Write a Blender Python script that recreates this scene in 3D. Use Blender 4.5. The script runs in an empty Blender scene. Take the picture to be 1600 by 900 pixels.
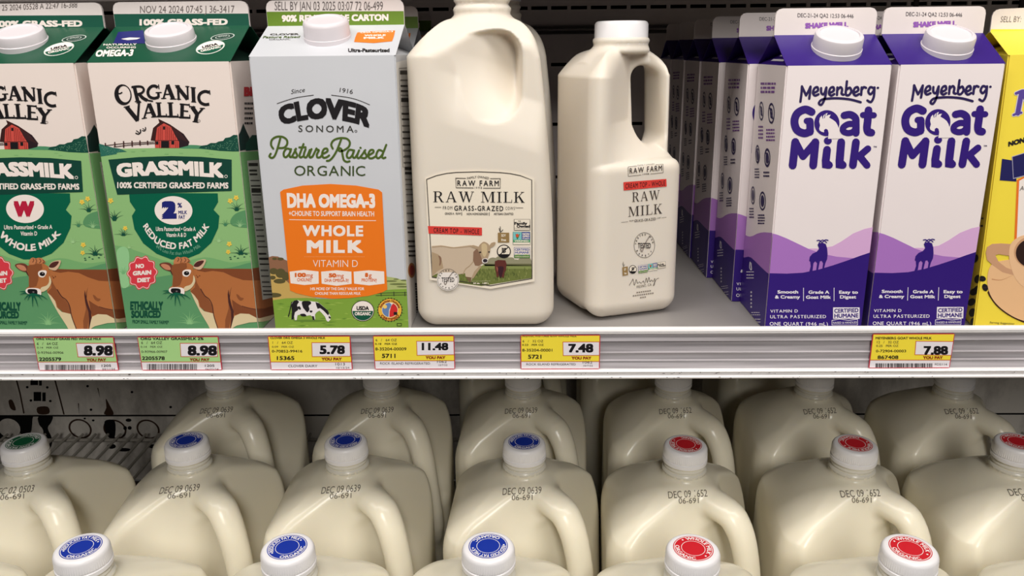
import bpy, bmesh, math, random
import numpy as np
from mathutils import Vector, Matrix
from mathutils.geometry import tessellate_polygon

SC = bpy.context.scene
COL = SC.collection

# ------------------------------------------------------------------ camera
FPX = 1260.36                                   # focal length in pixels of the 1600x900 frame
CAM_R = np.array([[0.99980849, 0.01673176, -0.01015074],
                  [-0.0049731, -0.28443984, -0.95868099],
                  [-0.01892769, 0.95854787, -0.28430216]])   # rows: right, down, forward
CAM_P = np.array([0.0, -0.555, 0.207])
_c = bpy.data.cameras.new('camera')
_c.sensor_width = 36.0
_c.lens = FPX / 1600.0 * 36.0
_c.clip_start = 0.02
CAM = bpy.data.objects.new('camera', _c)
COL.objects.link(CAM)
CAM.matrix_world = Matrix(((CAM_R[0][0], -CAM_R[1][0], -CAM_R[2][0], CAM_P[0]),
                           (CAM_R[0][1], -CAM_R[1][1], -CAM_R[2][1], CAM_P[1]),
                           (CAM_R[0][2], -CAM_R[1][2], -CAM_R[2][2], CAM_P[2]),
                           (0, 0, 0, 1)))
SC.camera = CAM

# ------------------------------------------------------------------ light, world, exposure
SC.view_settings.view_transform = 'Standard'
SC.view_settings.look = 'None'
SC.view_settings.gamma = 1.0
SC.view_settings.use_curve_mapping = False
SC.view_settings.exposure = -0.28

wd = bpy.data.worlds.new('store_light')
SC.world = wd
wd.use_nodes = True
_bg = wd.node_tree.nodes['Background']
_bg.inputs['Color'].default_value = (1.0, 0.95, 0.88, 1)
_bg.inputs['Strength'].default_value = 0.03


def area_light(name, loc, target, sx, sy, power, color):
    l = bpy.data.lights.new(name, 'AREA')
    l.shape = 'RECTANGLE'
    l.size, l.size_y = sx, sy
    l.energy = power
    l.color = color
    o = bpy.data.objects.new(name, l)
    COL.objects.link(o)
    o.location = loc
    d = Vector(target) - Vector(loc)
    o.rotation_euler = d.to_track_quat('-Z', 'Y').to_euler()
    return o


area_light('canopy_tube_light', (0.0, -0.42, 1.02), (0.0, -0.03, 0.0), 2.6, 0.26, 23.5, (1.0, 0.95, 0.90))
area_light('aisle_ceiling_light', (0.28, -2.3, 1.35), (0.0, 0.1, -0.15), 0.6, 1.0, 42.0, (1.0, 0.96, 0.91))


# ------------------------------------------------------------------ materials
def lin(c):
    c = c / 255.0
    return c / 12.92 if c <= 0.04045 else ((c + 0.055) / 1.055) ** 2.4


def rgb(r, g, b):
    return (lin(r), lin(g), lin(b), 1.0)


MATS = {}


def mat(name, col, rough=0.5, spec=0.5, noise=0.0, scale=40.0, bump=0.0, sss=0.0, metal=0.0):
    """Principled material; noise varies the colour a little, bump gives a fine grain."""
    if name in MATS:
        return MATS[name]
    m = bpy.data.materials.new(name)
    m.use_nodes = True
    nt = m.node_tree
    p = nt.nodes['Principled BSDF']
    c = rgb(*col)
    p.inputs['Base Color'].default_value = c
    p.inputs['Roughness'].default_value = rough
    p.inputs['Specular IOR Level'].default_value = spec
    p.inputs['Metallic'].default_value = metal
    if sss:
        p.inputs['Subsurface Weight'].default_value = sss
        p.inputs['Subsurface Radius'].default_value = (1.0, 0.8, 0.5)
        p.inputs['Subsurface Scale'].default_value = 0.012
    if noise or bump:
        tc = nt.nodes.new('ShaderNodeTexCoord')
        n = nt.nodes.new('ShaderNodeTexNoise')
        n.inputs['Scale'].default_value = scale
        n.inputs['Detail'].default_value = 5.0
        nt.links.new(tc.outputs['Object'], n.inputs['Vector'])
        if noise:
            mx = nt.nodes.new('ShaderNodeMixRGB')
            mx.inputs['Color1'].default_value = tuple(v * (1 - noise) for v in c[:3]) + (1,)
            mx.inputs['Color2'].default_value = tuple(min(1, v * (1 + noise)) for v in c[:3]) + (1,)
            nt.links.new(n.outputs['Fac'], mx.inputs['Fac'])
            nt.links.new(mx.outputs['Color'], p.inputs['Base Color'])
        if bump:
            b = nt.nodes.new('ShaderNodeBump')
            b.inputs['Strength'].default_value = bump
            b.inputs['Distance'].default_value = 0.001
            nt.links.new(n.outputs['Fac'], b.inputs['Height'])
            nt.links.new(b.outputs['Normal'], p.inputs['Normal'])
    MATS[name] = m
    return m


def ink(r, g, b):
    return mat('ink_%d_%d_%d' % (r, g, b), (r, g, b), 0.42, 0.4)


# ------------------------------------------------------------------ objects and meshes
def link(o, parent=None):
    COL.objects.link(o)
    if parent is not None:
        o.parent = parent
    return o


def mesh_obj(name, me, parent=None, label=None):
    o = bpy.data.objects.new(name, me)
    link(o, parent)
    if label:
        o['label'] = label
    return o


def from_bm(name, bm, mats, parent=None, smooth=False, label=None):
    me = bpy.data.meshes.new(name)
    bmesh.ops.recalc_face_normals(bm, faces=bm.faces)
    bm.to_mesh(me)
    bm.free()
    for m in (mats if isinstance(mats, (list, tuple)) else [mats]):
        me.materials.append(m)
    if smooth:
        me.polygons.foreach_set('use_smooth', [True] * len(me.polygons))
        try:
            me.set_sharp_from_angle(angle=math.radians(35))
        except Exception:
            pass
    return mesh_obj(name, me, parent, label)


def thing(name, label, cat, loc=(0, 0, 0), rz=0.0, group=None, ry=0.0):
    o = bpy.data.objects.new(name, None)
    o.empty_display_size = 0.02
    link(o)
    o.location = loc
    o.rotation_euler = (0, ry, rz)
    o['label'] = label
    o['category'] = cat
    if group:
        o['group'] = group
    return o


def children(o):
    return [c for c in bpy.data.objects if c.parent is o]


def dup(root, loc, rz=None, label=None, group=None, skip=()):
    """A copy of a thing with copies of its parts and sub-parts."""
    def cp(o, parent):
        c = o.copy()
        link(c, parent)
        for ch in children(o):
            if ch.name.split('.')[0] not in skip:
                cp(ch, c)
        return c
    r = cp(root, None)
    r.location = loc
    if rz is not None:
        r.rotation_euler = (0, 0, rz)
    if label:
        r['label'] = label
    if group:
        r['group'] = group
    return r


def world_matrix(o):
    m = Matrix.LocRotScale(o.location, o.rotation_euler, o.scale)
    return world_matrix(o.parent) @ m if o.parent else m


def add_box(bm, x0, x1, y0, y1, z0, z1, mi=0):
    vs = [bm.verts.new(p) for p in ((x0, y0, z0), (x1, y0, z0), (x1, y1, z0), (x0, y1, z0),
                                    (x0, y0, z1), (x1, y0, z1), (x1, y1, z1), (x0, y1, z1))]
    for f in ((0, 3, 2, 1), (4, 5, 6, 7), (0, 1, 5, 4), (1, 2, 6, 5), (2, 3, 7, 6), (3, 0, 4, 7)):
        bm.faces.new([vs[i] for i in f]).material_index = mi
    return vs


def add_prism_x(bm, prof, x0, x1, mi=0):
    """Closed (y, z) profile swept along x."""
    a = [bm.verts.new((x0, y, z)) for y, z in prof]
    b = [bm.verts.new((x1, y, z)) for y, z in prof]
    n = len(prof)
    for i in range(n):
        bm.faces.new((a[i], a[(i + 1) % n], b[(i + 1) % n], b[i])).material_index = mi
    bm.faces.new(a).material_index = mi
    bm.faces.new(b[::-1]).material_index = mi


def add_lathe(bm, prof, seg=48, ribs=0, rib_from=0, rib_to=0, rib_h=0.0, mi=0):
    """(radius, z) profile turned about z; rows rib_from..rib_to get fine vertical ribs."""
    rows = []
    for k, (r, z) in enumerate(prof):
        row = []
        for i in range(seg):
            a = 2 * math.pi * i / seg
            rr = r + (rib_h if (ribs and rib_from <= k <= rib_to and i % 2) else 0.0)
            row.append(bm.verts.new((rr * math.cos(a), rr * math.sin(a), z)))
        rows.append(row)
    for k in range(len(rows) - 1):
        for i in range(seg):
            j = (i + 1) % seg
            bm.faces.new((rows[k][i], rows[k][j], rows[k + 1][j], rows[k + 1][i])).material_index = mi
    bm.faces.new(rows[0][::-1]).material_index = mi
    bm.faces.new(rows[-1]).material_index = mi


def catmull(pts, n=6, closed=False):
    P = [np.array(p, float) for p in pts]
    out = []
    m = len(P)
    rng = range(m if closed else m - 1)
    for i in rng:
        if closed:
            p0, p1, p2, p3 = P[(i - 1) % m], P[i], P[(i + 1) % m], P[(i + 2) % m]
        else:
            p0, p1, p2, p3 = P[max(i - 1, 0)], P[i], P[i + 1], P[min(i + 2, m - 1)]
        for k in range(n):
            t = k / n
            out.append(tuple(0.5 * (2 * p1 + (p2 - p0) * t + (2 * p0 - 5 * p1 + 4 * p2 - p3) * t * t
                                    + (3 * p1 - p0 - 3 * p2 + p3) * t ** 3)))
    if not closed:
        out.append(tuple(P[-1]))
    return out


# ------------------------------------------------------------------ printing: flat inked shapes laid on a surface
def px_ray(px, py):
    d = CAM_R.T @ np.array([(px - 800.0) / FPX, (py - 450.0) / FPX, 1.0])
    return Vector(CAM_P), Vector(d)


_GL = {}


def glyph_mesh(s, bold):
    """Outline points (x from 0..1 of the advance width, y with cap height 1), triangles, the width/cap ratio, and the
    shifted copies (dx, dy) that thicken the letters when bold is positive."""
    key = (s, bold)
    if key not in _GL:
        c = bpy.data.curves.new('letters', 'FONT')
        c.resolution_u = 3
        c.offset = min(bold, 0.0)
        c.body = s
        o = bpy.data.objects.new('letters', c)
        me = o.to_mesh()
        me.calc_loop_triangles()
        V = np.array([v.co[:2] for v in me.vertices], float).reshape(-1, 2)
        T = [tuple(t.vertices) for t in me.loop_triangles]
        o.to_mesh_clear()
        bpy.data.objects.remove(o)
        bpy.data.curves.remove(c)
        if len(V):
            b = max(bold, 0.0)
            cap = 0.682 + 2 * bold
            x0, x1 = V[:, 0].min() - b, V[:, 0].max() + b
            V[:, 1] = (V[:, 1] + bold) / cap
            V[:, 0] = (V[:, 0] - x0) / max(x1 - x0, 1e-6)
            n = 0 if b == 0 else (8 if b >= 0.04 else 4)
            S = ((1, 1), (-1, 1), (-1, -1), (1, -1)) + (((1, 0), (0, 1), (-1, 0), (0, -1)) if n == 8 else ())
            D = [(b * sx / max(x1 - x0, 1e-6), b * sy / cap) for sx, sy in S] if n else [(0.0, 0.0)]
            _GL[key] = (V, T, (x1 - x0) / cap, D)
        else:
            _GL[key] = (V, T, 0, [])
    return _GL[key]


def along(pts, t):
    """Point at parameter t of a polyline/curve through pts evenly spaced in t (2: line, 3+: smooth)."""
    if len(pts) == 2:
        a, b = pts
        return (a[0] + (b[0] - a[0]) * t, a[1] + (b[1] - a[1]) * t)
    P = [np.array(p, float) for p in pts]
    m = len(P) - 1
    i = min(int(max(t, 0) * m), m - 1)
    u = t * m - i
    p0 = P[i - 1] if i > 0 else 2 * P[0] - P[1]
    p3 = P[i + 2] if i + 2 <= m else 2 * P[m] - P[m - 1]
    p1, p2 = P[i], P[i + 1]
    q = 0.5 * (2 * p1 + (p2 - p0) * u + (2 * p0 - 5 * p1 + 4 * p2 - p3) * u * u + (3 * p1 - p0 - 3 * p2 + p3) * u ** 3)
    return (q[0], q[1])


class Ink:
    """Collects flat shapes on one plane (origin o, unit axes u, v, normal n, all in the thing's own space).
    Shapes are given as points of a zoomed crop K = (x0, y0, scale) of the 1600x900 frame, which are laid
    on the plane where it stands; K = None means plain (u, v) metres on the plane."""
    STEP = 0.00005

    def __init__(self, owner, o, u, v, K=None, clamp=None, surf=None):
        self.o, self.u, self.v = Vector(o), Vector(u).normalized(), Vector(v).normalized()
        self.n = self.u.cross(self.v).normalized()
        self.inv = world_matrix(owner).inverted()
        self.K, self.clamp, self.surf = K, clamp, surf
        self.V, self.F, self.M, self.mats = [], [], [], []
        self.cnt = 0

    def uv(self, p, clamp=True):
        if self.K is None:
            a, b = p
        else:
            x0, y0, s = self.K
            ro, rd = px_ray(x0 + p[0] / s, y0 + p[1] / s)
            ro, rd = self.inv @ ro, (self.inv.to_3x3() @ rd)
            t = (self.o - ro).dot(self.n) / rd.dot(self.n)
            q = ro + rd * t - self.o
            a, b = q.dot(self.u), q.dot(self.v)
        if self.clamp and clamp:
            c = self.clamp
            a, b = min(max(a, c[0]), c[1]), min(max(b, c[2]), c[3])
        return a, b

    def _mi(self, m):
        if m not in self.mats:
            self.mats.append(m)
        return self.mats.index(m)

    def _tris(self, pts, tris, m, L, uvs=None):
        self.cnt = (self.cnt + 1) % 12
        h = 0.0001 + self.STEP * L + self.cnt * 0.000003
        base = len(self.V)
        mi = self._mi(m)
        uvs = uvs or [self.uv(p) for p in pts]
        for a, b in uvs:
            q = self.o + self.u * a + self.v * b
            if self.surf:
                q = self.surf(q, h)
            else:
                q = q + self.n * h
            self.V.append(q)
        for t in tris:
            (ax, ay), (bx, by), (cx, cy) = (uvs[i] for i in t)
            s = (bx - ax) * (cy - ay) - (by - ay) * (cx - ax)
            if abs(s) < 1e-13:
                continue
            self.F.append(tuple(base + i for i in (t if s > 0 else t[::-1])))
            self.M.append(mi)

    def fill(self, pts, m, L=1, smooth=0):
        pts = catmull(pts, smooth, True) if smooth else list(pts)
        uvs = [self.uv(p, False) for p in pts]
        if self.clamp:                      # trim the outline to the printed face
            for ax, lim, sg in ((0, self.clamp[0], 1), (0, self.clamp[1], -1), (1, self.clamp[2], 1), (1, self.clamp[3], -1)):
                out = []
                for k in range(len(uvs)):
                    p, q = uvs[k - 1], uvs[k]
                    dp, dq = sg * (p[ax] - lim), sg * (q[ax] - lim)
                    if (dp >= 0) != (dq >= 0):
                        t = dp / (dp - dq)
                        out.append((p[0] + (q[0] - p[0]) * t, p[1] + (q[1] - p[1]) * t))
                    if dq >= 0:
                        out.append(q)
                uvs = out
                if len(uvs) < 3:
                    return
        tris = tessellate_polygon([[Vector((p[0], p[1], 0)) for p in uvs]])
        self._tris(None, [tuple(t) for t in tris], m, L, uvs)

    def rect(self, x0, y0, x1, y1, m, L=1):
        self.fill([(x0, y0), (x1, y0), (x1, y1), (x0, y1)], m, L)

    def ellipse(self, cx, cy, rx, ry, m, L=1, n=28, rot=0.0, inner=0.0):
        c, s = math.cos(rot), math.sin(rot)
        ring = [(cx + rx * math.cos(a) * c - ry * math.sin(a) * s, cy + rx * math.cos(a) * s + ry * math.sin(a) * c)
                for a in (2 * math.pi * i / n for i in range(n))]
        if inner:
            k = [(cx + (x - cx) * inner, cy + (y - cy) * inner) for x, y in ring]
            self._tris(ring + k, [t for i in range(n) for t in ((i, (i + 1) % n, n + (i + 1) % n), (i, n + (i + 1) % n, n + i))], m, L)
        else:
            self._tris([(cx, cy)] + ring, [(0, 1 + i, 1 + (i + 1) % n) for i in range(n)], m, L)

    def stroke(self, pts, w, m, L=1, smooth=0, closed=False, caps=True, taper=False):
        pts = catmull(pts, smooth, closed) if smooth else [tuple(p) for p in pts]
        if closed:
            pts = pts + [pts[0]]
        P = [np.array(p, float) for p in pts]
        n = len(P)
        N = []
        for i in range(n):
            d = P[min(i + 1, n - 1)] - P[max(i - 1, 0)]
            if closed and i in (0, n - 1):
                d = P[1] - P[n - 2]
            l = np.hypot(*d) or 1.0
            nn = np.array([-d[1], d[0]]) / l
            k = 1.0
            if 0 < i < n - 1:
                e = P[i + 1] - P[i]
                le = np.hypot(*e) or 1.0
                en = np.array([-e[1], e[0]]) / le
                k = 1.0 / max(0.5, float(nn @ en))
            N.append(nn * k)
        W = [w * (1 - (i / (n - 1)) * 0.9) if taper else w for i in range(n)]
        q = [tuple(P[i] + N[i] * W[i] / 2) for i in range(n)] + [tuple(P[i] - N[i] * W[i] / 2) for i in range(n)]
        self._tris(q, [t for i in range(n - 1) for t in ((i, i + 1, n + i + 1), (i, n + i + 1, n + i))], m, L)
        if caps and not closed:
            self.ellipse(P[0][0], P[0][1], w / 2, w / 2, m, L, 10)
            if not taper:
                self.ellipse(P[-1][0], P[-1][1], w / 2, w / 2, m, L, 10)

    def text(self, s, bot, top, m, L=2, bold=0.0, shear=0.0):
        """Letters filling the band between the curve bot and the curve top (each 2+ points, evenly spaced)."""
        V, T, r, D = glyph_mesh(s, bold)
        for dx, dy in D:
            pts = []
            for x, y in V:
                x, y = x + dx, y + dy
                a, b = along(bot, x), along(top, x)
                pts.append((a[0] + (b[0] - a[0]) * y + shear * y, a[1] + (b[1] - a[1]) * y))
            self._tris(pts, T, m, L)

    def line(self, s, x0, y0, x1, y1, h, m, L=2, bold=0.0, shear=0.0):
        """A line of text, baseline (x0, y0)-(x1, y1), cap height h straight up."""
        sg = -1 if self.K is not None else 1
        self.text(s, [(x0, y0), (x1, y1)], [(x0, y0 + sg * h), (x1, y1 + sg * h)], m, L, bold, shear)

    def arc(self, s, cx, cy, r, h, a0, a1, m, L=2, bold=0.0, ratio=1.0, inside=False):
        """Text on a circle from angle a0 to a1 (degrees, 0 = +x, counter-clockwise as seen)."""
        sg = -1 if self.K is not None else 1
        V, T, _r, D = glyph_mesh(s, bold)
        for dx, dy in D:
            pts = []
            for x, y in V:
                a = math.radians(a0 + (a1 - a0) * (x + dx))
                rr = r - h * (y + dy) if inside else r + h * (y + dy)
                pts.append((cx + rr * math.cos(a), cy + sg * ratio * rr * math.sin(a)))
            self._tris(pts, T, m, L)

    def build(self, name, parent, label=None):
        me = bpy.data.meshes.new(name)
        me.from_pydata([tuple(v) for v in self.V], [], self.F)
        for m in self.mats:
            me.materials.append(m)
        me.polygons.foreach_set('material_index', self.M)
        me.update()
        return mesh_obj(name, me, parent, label)
# ------------------------------------------------------------------ moulded bottles from distance fields
def smin(a, b, k):
    h = np.clip(0.5 + 0.5 * (b - a) / k, 0, 1)
    return b + (a - b) * h - k * h * (1 - h)


def smax(a, b, k):
    return -smin(-a, -b, k)


def capsule(P, a, b, r0, r1):
    a, b = np.array(a), np.array(b)
    ab = b - a
    t = np.clip(((P - a) @ ab) / (ab @ ab), 0, 1)
    return np.linalg.norm(P - (a + t[:, None] * ab), axis=1) - (r0 + (r1 - r0) * t)


def chain(P, pts, rad, k=0.004):
    c = catmull([(*p, r) for p, r in zip(pts, rad)], 3)
    d = None
    for p, q in zip(c[:-1], c[1:]):
        e = capsule(P, p[:3], q[:3], p[3], q[3])
        d = e if d is None else np.minimum(d, e)
    return d


def surface_net(f, lo, hi, h):
    lo, hi = np.array(lo), np.array(hi)
    n = np.ceil((hi - lo) / h).astype(int) + 1
    ax = [lo[i] + h * np.arange(n[i]) for i in range(3)]
    G = np.stack(np.meshgrid(*ax, indexing='ij'), -1)
    D = f(G.reshape(-1, 3)).reshape(n)
    S = D < 0
    c = n - 1
    acc = np.zeros((*c, 3))
    cnt = np.zeros(tuple(c))
    for axis in range(3):
        o = [a for a in range(3) if a != axis]
        for s0 in (0, 1):
            for s1 in (0, 1):
                sl0 = [slice(0, c[a]) for a in range(3)]
                sl0[o[0]] = slice(s0, c[o[0]] + s0)
                sl0[o[1]] = slice(s1, c[o[1]] + s1)
                sl1 = list(sl0)
                sl1[axis] = slice(1, c[axis] + 1)
                d0, d1 = D[tuple(sl0)], D[tuple(sl1)]
                cr = (d0 < 0) != (d1 < 0)
                den = np.where(np.abs(d0 - d1) > 1e-12, d0 - d1, 1)
                t = np.where(cr, d0 / den, 0)
                p = np.zeros((*c, 3))
                p[..., axis] = t
                p[..., o[0]] = s0
                p[..., o[1]] = s1
                acc += np.where(cr[..., None], p, 0)
                cnt += cr
    act = cnt > 0
    idx = -np.ones(tuple(c), int)
    idx[act] = np.arange(act.sum())
    ijk = np.argwhere(act)
    V = lo + h * (ijk + acc[act] / cnt[act][:, None])
    Q = []
    for axis in range(3):
        o = [(axis + 1) % 3, (axis + 2) % 3]
        sl0 = [slice(None)] * 3
        sl1 = [slice(None)] * 3
        sl0[axis], sl1[axis] = slice(0, n[axis] - 1), slice(1, n[axis])
        A, B = S[tuple(sl0)], S[tuple(sl1)]
        E = np.argwhere(A != B)
        ok = (E[:, o[0]] > 0) & (E[:, o[1]] > 0) & (E[:, o[0]] < c[o[0]]) & (E[:, o[1]] < c[o[1]])
        E = E[ok]
        inside = A[tuple(E.T)]
        e0, e1 = np.zeros(3, int), np.zeros(3, int)
        e0[o[0]] = 1
        e1[o[1]] = 1
        q = [idx[tuple((E - d).T)] for d in (e0 + e1, e1, 0 * e0, e0)]
        q = np.stack(q, 1)
        q[~inside] = q[~inside][:, ::-1]
        Q.append(q)
    Q = np.concatenate(Q)
    for _ in range(3):
        d, g = field_grad(f, V)
        V = V - g * (np.clip(d, -h, h) / np.maximum((g * g).sum(1), 1e-3))[:, None]
    return V, Q


def field_grad(f, V, e=2e-4):
    d = f(V)
    g = np.stack([(f(V + e * np.eye(3)[i]) - f(V - e * np.eye(3)[i])) / (2 * e) for i in range(3)], 1)
    return d, g


def net_mesh(name, f, lo, hi, h, m):
    V, Q = surface_net(f, lo, hi, h)
    me = bpy.data.meshes.new(name)
    me.from_pydata(V.tolist(), [], Q.tolist())
    me.materials.append(m)
    me.polygons.foreach_set('use_smooth', [True] * len(me.polygons))
    me.update()
    return me


def rbox2(X, Y, bx, by, r):
    qx, qy = np.abs(X) - (bx - r), np.abs(Y) - (by - r)
    return np.hypot(np.maximum(qx, 0), np.maximum(qy, 0)) + np.minimum(np.maximum(qx, qy), 0) - r


def neck(P, cx, cy, r, z0, z1, flare):
    """Threaded finish with a collar ring on a short cone."""
    rr = np.hypot(P[:, 0] - cx, P[:, 1] - cy)
    z = P[:, 2]
    d = np.maximum(rr - r, np.maximum(z0 - 0.02 - z, z - z1))
    ring = np.hypot(rr - r, z - (z0 + 0.006)) - 0.0022
    cone = np.maximum((rr - (r + (z0 + 0.003 - z) * flare)) * 0.8, np.maximum(z - (z0 + 0.004), z0 - 0.009 - z))
    d = smin(d, ring, 0.0015)
    if z1 - z0 > 0.026:                  # a long finish shows its second bead and thread
        for dz, k in ((0.0125, 0.0016), (0.0175, 0.0012)):
            d = smin(d, np.hypot(rr - r, z - (z0 + dz)) - k, 0.0012)
    return smin(d, cone, 0.004)


GALLON_A = math.radians(-45)
GALLON_H = 0.258          # top of the finish


def gallon_field(P):
    P = P - np.array([0, 0, 0.013])
    x, y, z = P.T
    ca, sa = math.cos(GALLON_A), math.sin(GALLON_A)
    u, w = x * ca + y * sa, -x * sa + y * ca
    b = 0.0692
    sq = rbox2(x, y, b, b, 0.030) + b
    ci = np.hypot(x, y)
    t = np.clip((z - 0.160) / (0.2225 - 0.160), 0, 1)
    mixk = np.clip((z - 0.184) / 0.036, 0, 1)
    rho = sq * (1 - mixk) + ci * mixk
    a = b - (b - 0.021) * t ** 2.6
    a = a - 0.010 * np.clip(1 - (z + 0.013) / 0.016, 0, 1) ** 2
    slope = (b - 0.021) * 2.6 * t ** 1.6 / 0.0625
    body = (rho - a) / np.sqrt(1 + slope ** 2)
    body = smax(body, np.maximum(-z - 0.013, z - 0.2205), 0.006)
    # flat recesses on both sides of the handle
    body = smin(body, neck(P, 0, 0, 0.0172, 0.2195, GALLON_H - 0.013, 1.2), 0.004)
    A, B, C = np.array([0.026, 0.014, 0.213]), np.array([0.0745, 0.011, 0.078]), np.array([0.034, 0.064, 0.128])
    n = np.cross(B - A, C - A)
    n /= np.linalg.norm(n)
    if n[0] < 0:
        n = -n
    q = np.stack([u, np.abs(w), z], 1)
    cut = (q - A) @ n
    body = smax(body, cut, 0.0035)
    # opening behind the handle
    uw = np.stack([u, w * 0, z], 1)
    hole = chain(uw, [(0.044, 0, 0.184), (0.053, 0, 0.150), (0.057, 0, 0.108)], [0.008, 0.0100, 0.008])
    body = smax(body, -hole, 0.005)
    H = np.stack([u, w * 0.80, z], 1)
    han = chain(H, [(0.016, 0, 0.207), (0.045, 0, 0.203), (0.056, 0, 0.196), (0.065, 0, 0.178), (0.072, 0, 0.145), (0.0765, 0, 0.095), (0.070, 0, 0.07)],
                [0.0125, 0.0110, 0.0104, 0.0098, 0.0096, 0.0108, 0.0105])
    return smin(body, han, 0.005)


def handled_field(bx, by, r, zs, zn, ztop, rn, slope_in, pit, plane, ridge, handle, hole, notch, hr, pk=0.007, bar_x=9.0, bar_y=0.02):
    """Square bottle with its handle on the +x side and thumb recesses in its front and back."""
    def f(P):
        x, y, z = P.T
        sq = rbox2(x, y, bx, by, r)
        t = np.clip((z - zs) / (zn - zs), 0, 1)
        off = (min(bx, by) - rn - 0.002) * (0.75 * t + 0.25 * t ** 2.0)
        sl = (min(bx, by) - rn) * (0.75 + 0.5 * t) / (zn - zs) * (t > 0)
        off = off + 0.009 * np.clip(1 - z / 0.014, 0, 1) ** 2
        body = (sq + off) / np.sqrt(1 + sl ** 2)
        body = smax(body, np.maximum(-z, z - zn), 0.005)
        body = smin(body, neck(P, 0, 0, rn, zn, ztop, 1.0), 0.003)
        (ax, az), (cx, cz) = slope_in
        nx, nz = -(cz - az), (cx - ax)
        if nx < 0:
            nx, nz = -nx, -nz
        L = math.hypot(nx, nz)
        body = smax(body, ((x - ax) * nx + (z - az) * nz) / L, 0.010)
        if ridge:
            # moulded thumb recess: a smooth hollow that deepens from the slanted ridge upwards and towards the handle
            (x1, z1), (x2, z2), _d = ridge
            nn = np.array([-(z2 - z1), x2 - x1])
            nn = nn / np.linalg.norm(nn)
            up = (x - x1) * nn[0] + (z - z1) * nn[1]
            pcx, pcz, phx, phz, pr = pit
            mask = np.clip(0.5 - rbox2(x - pcx, z - pcz, phx, phz, pr) / 0.009, 0, 1)
            mask = mask * mask * (3 - 2 * mask)
            s = np.clip((x + 0.036) / 0.064, 0, 1)
            v = np.clip(up / 0.050, 0, 1)
            top = np.clip((0.2265 - z) / 0.010, 0, 1)
            deep = 0.043 * s ** 1.3 * (0.30 * v + 0.70 * v * v * (3 - 2 * v)) * top
            flat = np.minimum(np.clip(up, 0, 1) * 0.22, 0.0075) * np.clip((x + 0.036) / 0.018, 0, 1)
            dep = np.maximum(deep * mask, flat)
            ay = np.abs(y)
            body = smax(body, (ay - (by - dep)) * 0.75, 0.003)
            return body
        ay = np.abs(y)
        pcx, pcz, phx, phz, pr = pit
        P2 = rbox2(x - pcx, z - pcz, phx, phz, pr)
        x0, k, floor_y = plane
        deep = np.clip((z - (pcz - phz - 0.006)) / 0.034, 0, 1) ** 0.8
        wall = np.maximum(by - (x - x0) * k * deep, np.interp(x, [bar_x - 0.006, bar_x + 0.004], [floor_y, bar_y]))
        pitd = np.maximum(P2, -(ay - wall) / math.sqrt(1 + k * k))
        body = smax(body, -pitd, pk)
        if hole is None:
            return body
        h2 = rbox2(x - hole[0] + (z - hole[1]) * hole[5], z - hole[1], hole[2], hole[3], hole[4])
        body = smax(body, -h2, 0.004)
        H = np.stack([x, y * 0.85, z], 1)
        d = smin(body, chain(H, handle, [hr] * len(handle), 0.006), 0.006) if handle else body
        if notch:
            N = np.stack([x * 0, y - notch[0], z - notch[1]], 1)
            nd = np.maximum(np.linalg.norm(N, axis=1) - notch[2], x + bx - 0.02)
            d = smax(d, -nd, 0.004)
        return d
    return f


HALF_BX, HALF_BY = 0.053, 0.050
half_field = handled_field(HALF_BX, HALF_BY, 0.016, 0.202, 0.2285, 0.257, 0.0195,
                           ((0.0545, 0.095), (0.040, 0.222)),
                           (-0.030, 0.1890, 0.0580, 0.0345, 0.022), None,
                           ((-0.030, 0.157), (0.047, 0.132), 0.42),
                           None, None, None, 0.0115, 0.010)
QB = 0.040
quart_field = handled_field(QB, QB, 0.014, 0.186, 0.2055, 0.216, 0.0195,
                            ((0.0412, 0.085), (0.0380, 0.194)),
                            (0.009, 0.1630, 0.060, 0.0385, 0.022), (-0.031, 0.95, 0.006),
                            None, None,
                            (0.0195, 0.163, 0.0105, 0.030, 0.0102, 0.07), (-0.020, -0.004, 0.011), 0.0088, 0.009, 0.028, 0.0195)
# ------------------------------------------------------------------ the cooler: walls and shelves
SHELF_Z = -0.39          # top of the lower rack
WALL_Y = 0.60


def wall_material(name, base, dirt, amount, scale):
    m = bpy.data.materials.new(name)
    m.use_nodes = True
    nt = m.node_tree
    p = nt.nodes['Principled BSDF']
    p.inputs['Roughness'].default_value = 0.55
    tc = nt.nodes.new('ShaderNodeTexCoord')
    mp = nt.nodes.new('ShaderNodeMapping')
    mp.inputs['Scale'].default_value = (1.0, 1.0, 0.55)
    n = nt.nodes.new('ShaderNodeTexNoise')
    n.inputs['Scale'].default_value = scale
    n.inputs['Detail'].default_value = 8
    n.inputs['Roughness'].default_value = 0.65
    r = nt.nodes.new('ShaderNodeValToRGB')
    r.color_ramp.elements[0].position = 0.5 - amount
    r.color_ramp.elements[0].color = rgb(*dirt)
    r.color_ramp.elements[1].position = 0.56
    r.color_ramp.elements[1].color = rgb(*base)
    nt.links.new(tc.outputs['Object'], mp.inputs['Vector'])
    nt.links.new(mp.outputs['Vector'], n.inputs['Vector'])
    nt.links.new(n.outputs['Fac'], r.inputs['Fac'])
    nt.links.new(r.outputs['Color'], p.inputs['Base Color'])
    MATS[name] = m
    return m


M_UP = mat('grey_painted_panel', (212, 202, 198), 0.45, 0.4, noise=0.15, scale=9)
M_LOW = wall_material('stained_panel', (240, 234, 224), (58, 44, 34), 0.24, 7.0)
M_BLACK = mat('dark_opening', (10, 9, 9), 0.8, 0.2)
M_STEEL = mat('grey_coated_steel', (150, 146, 143), 0.38, 0.5, noise=0.06, scale=14)

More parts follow.
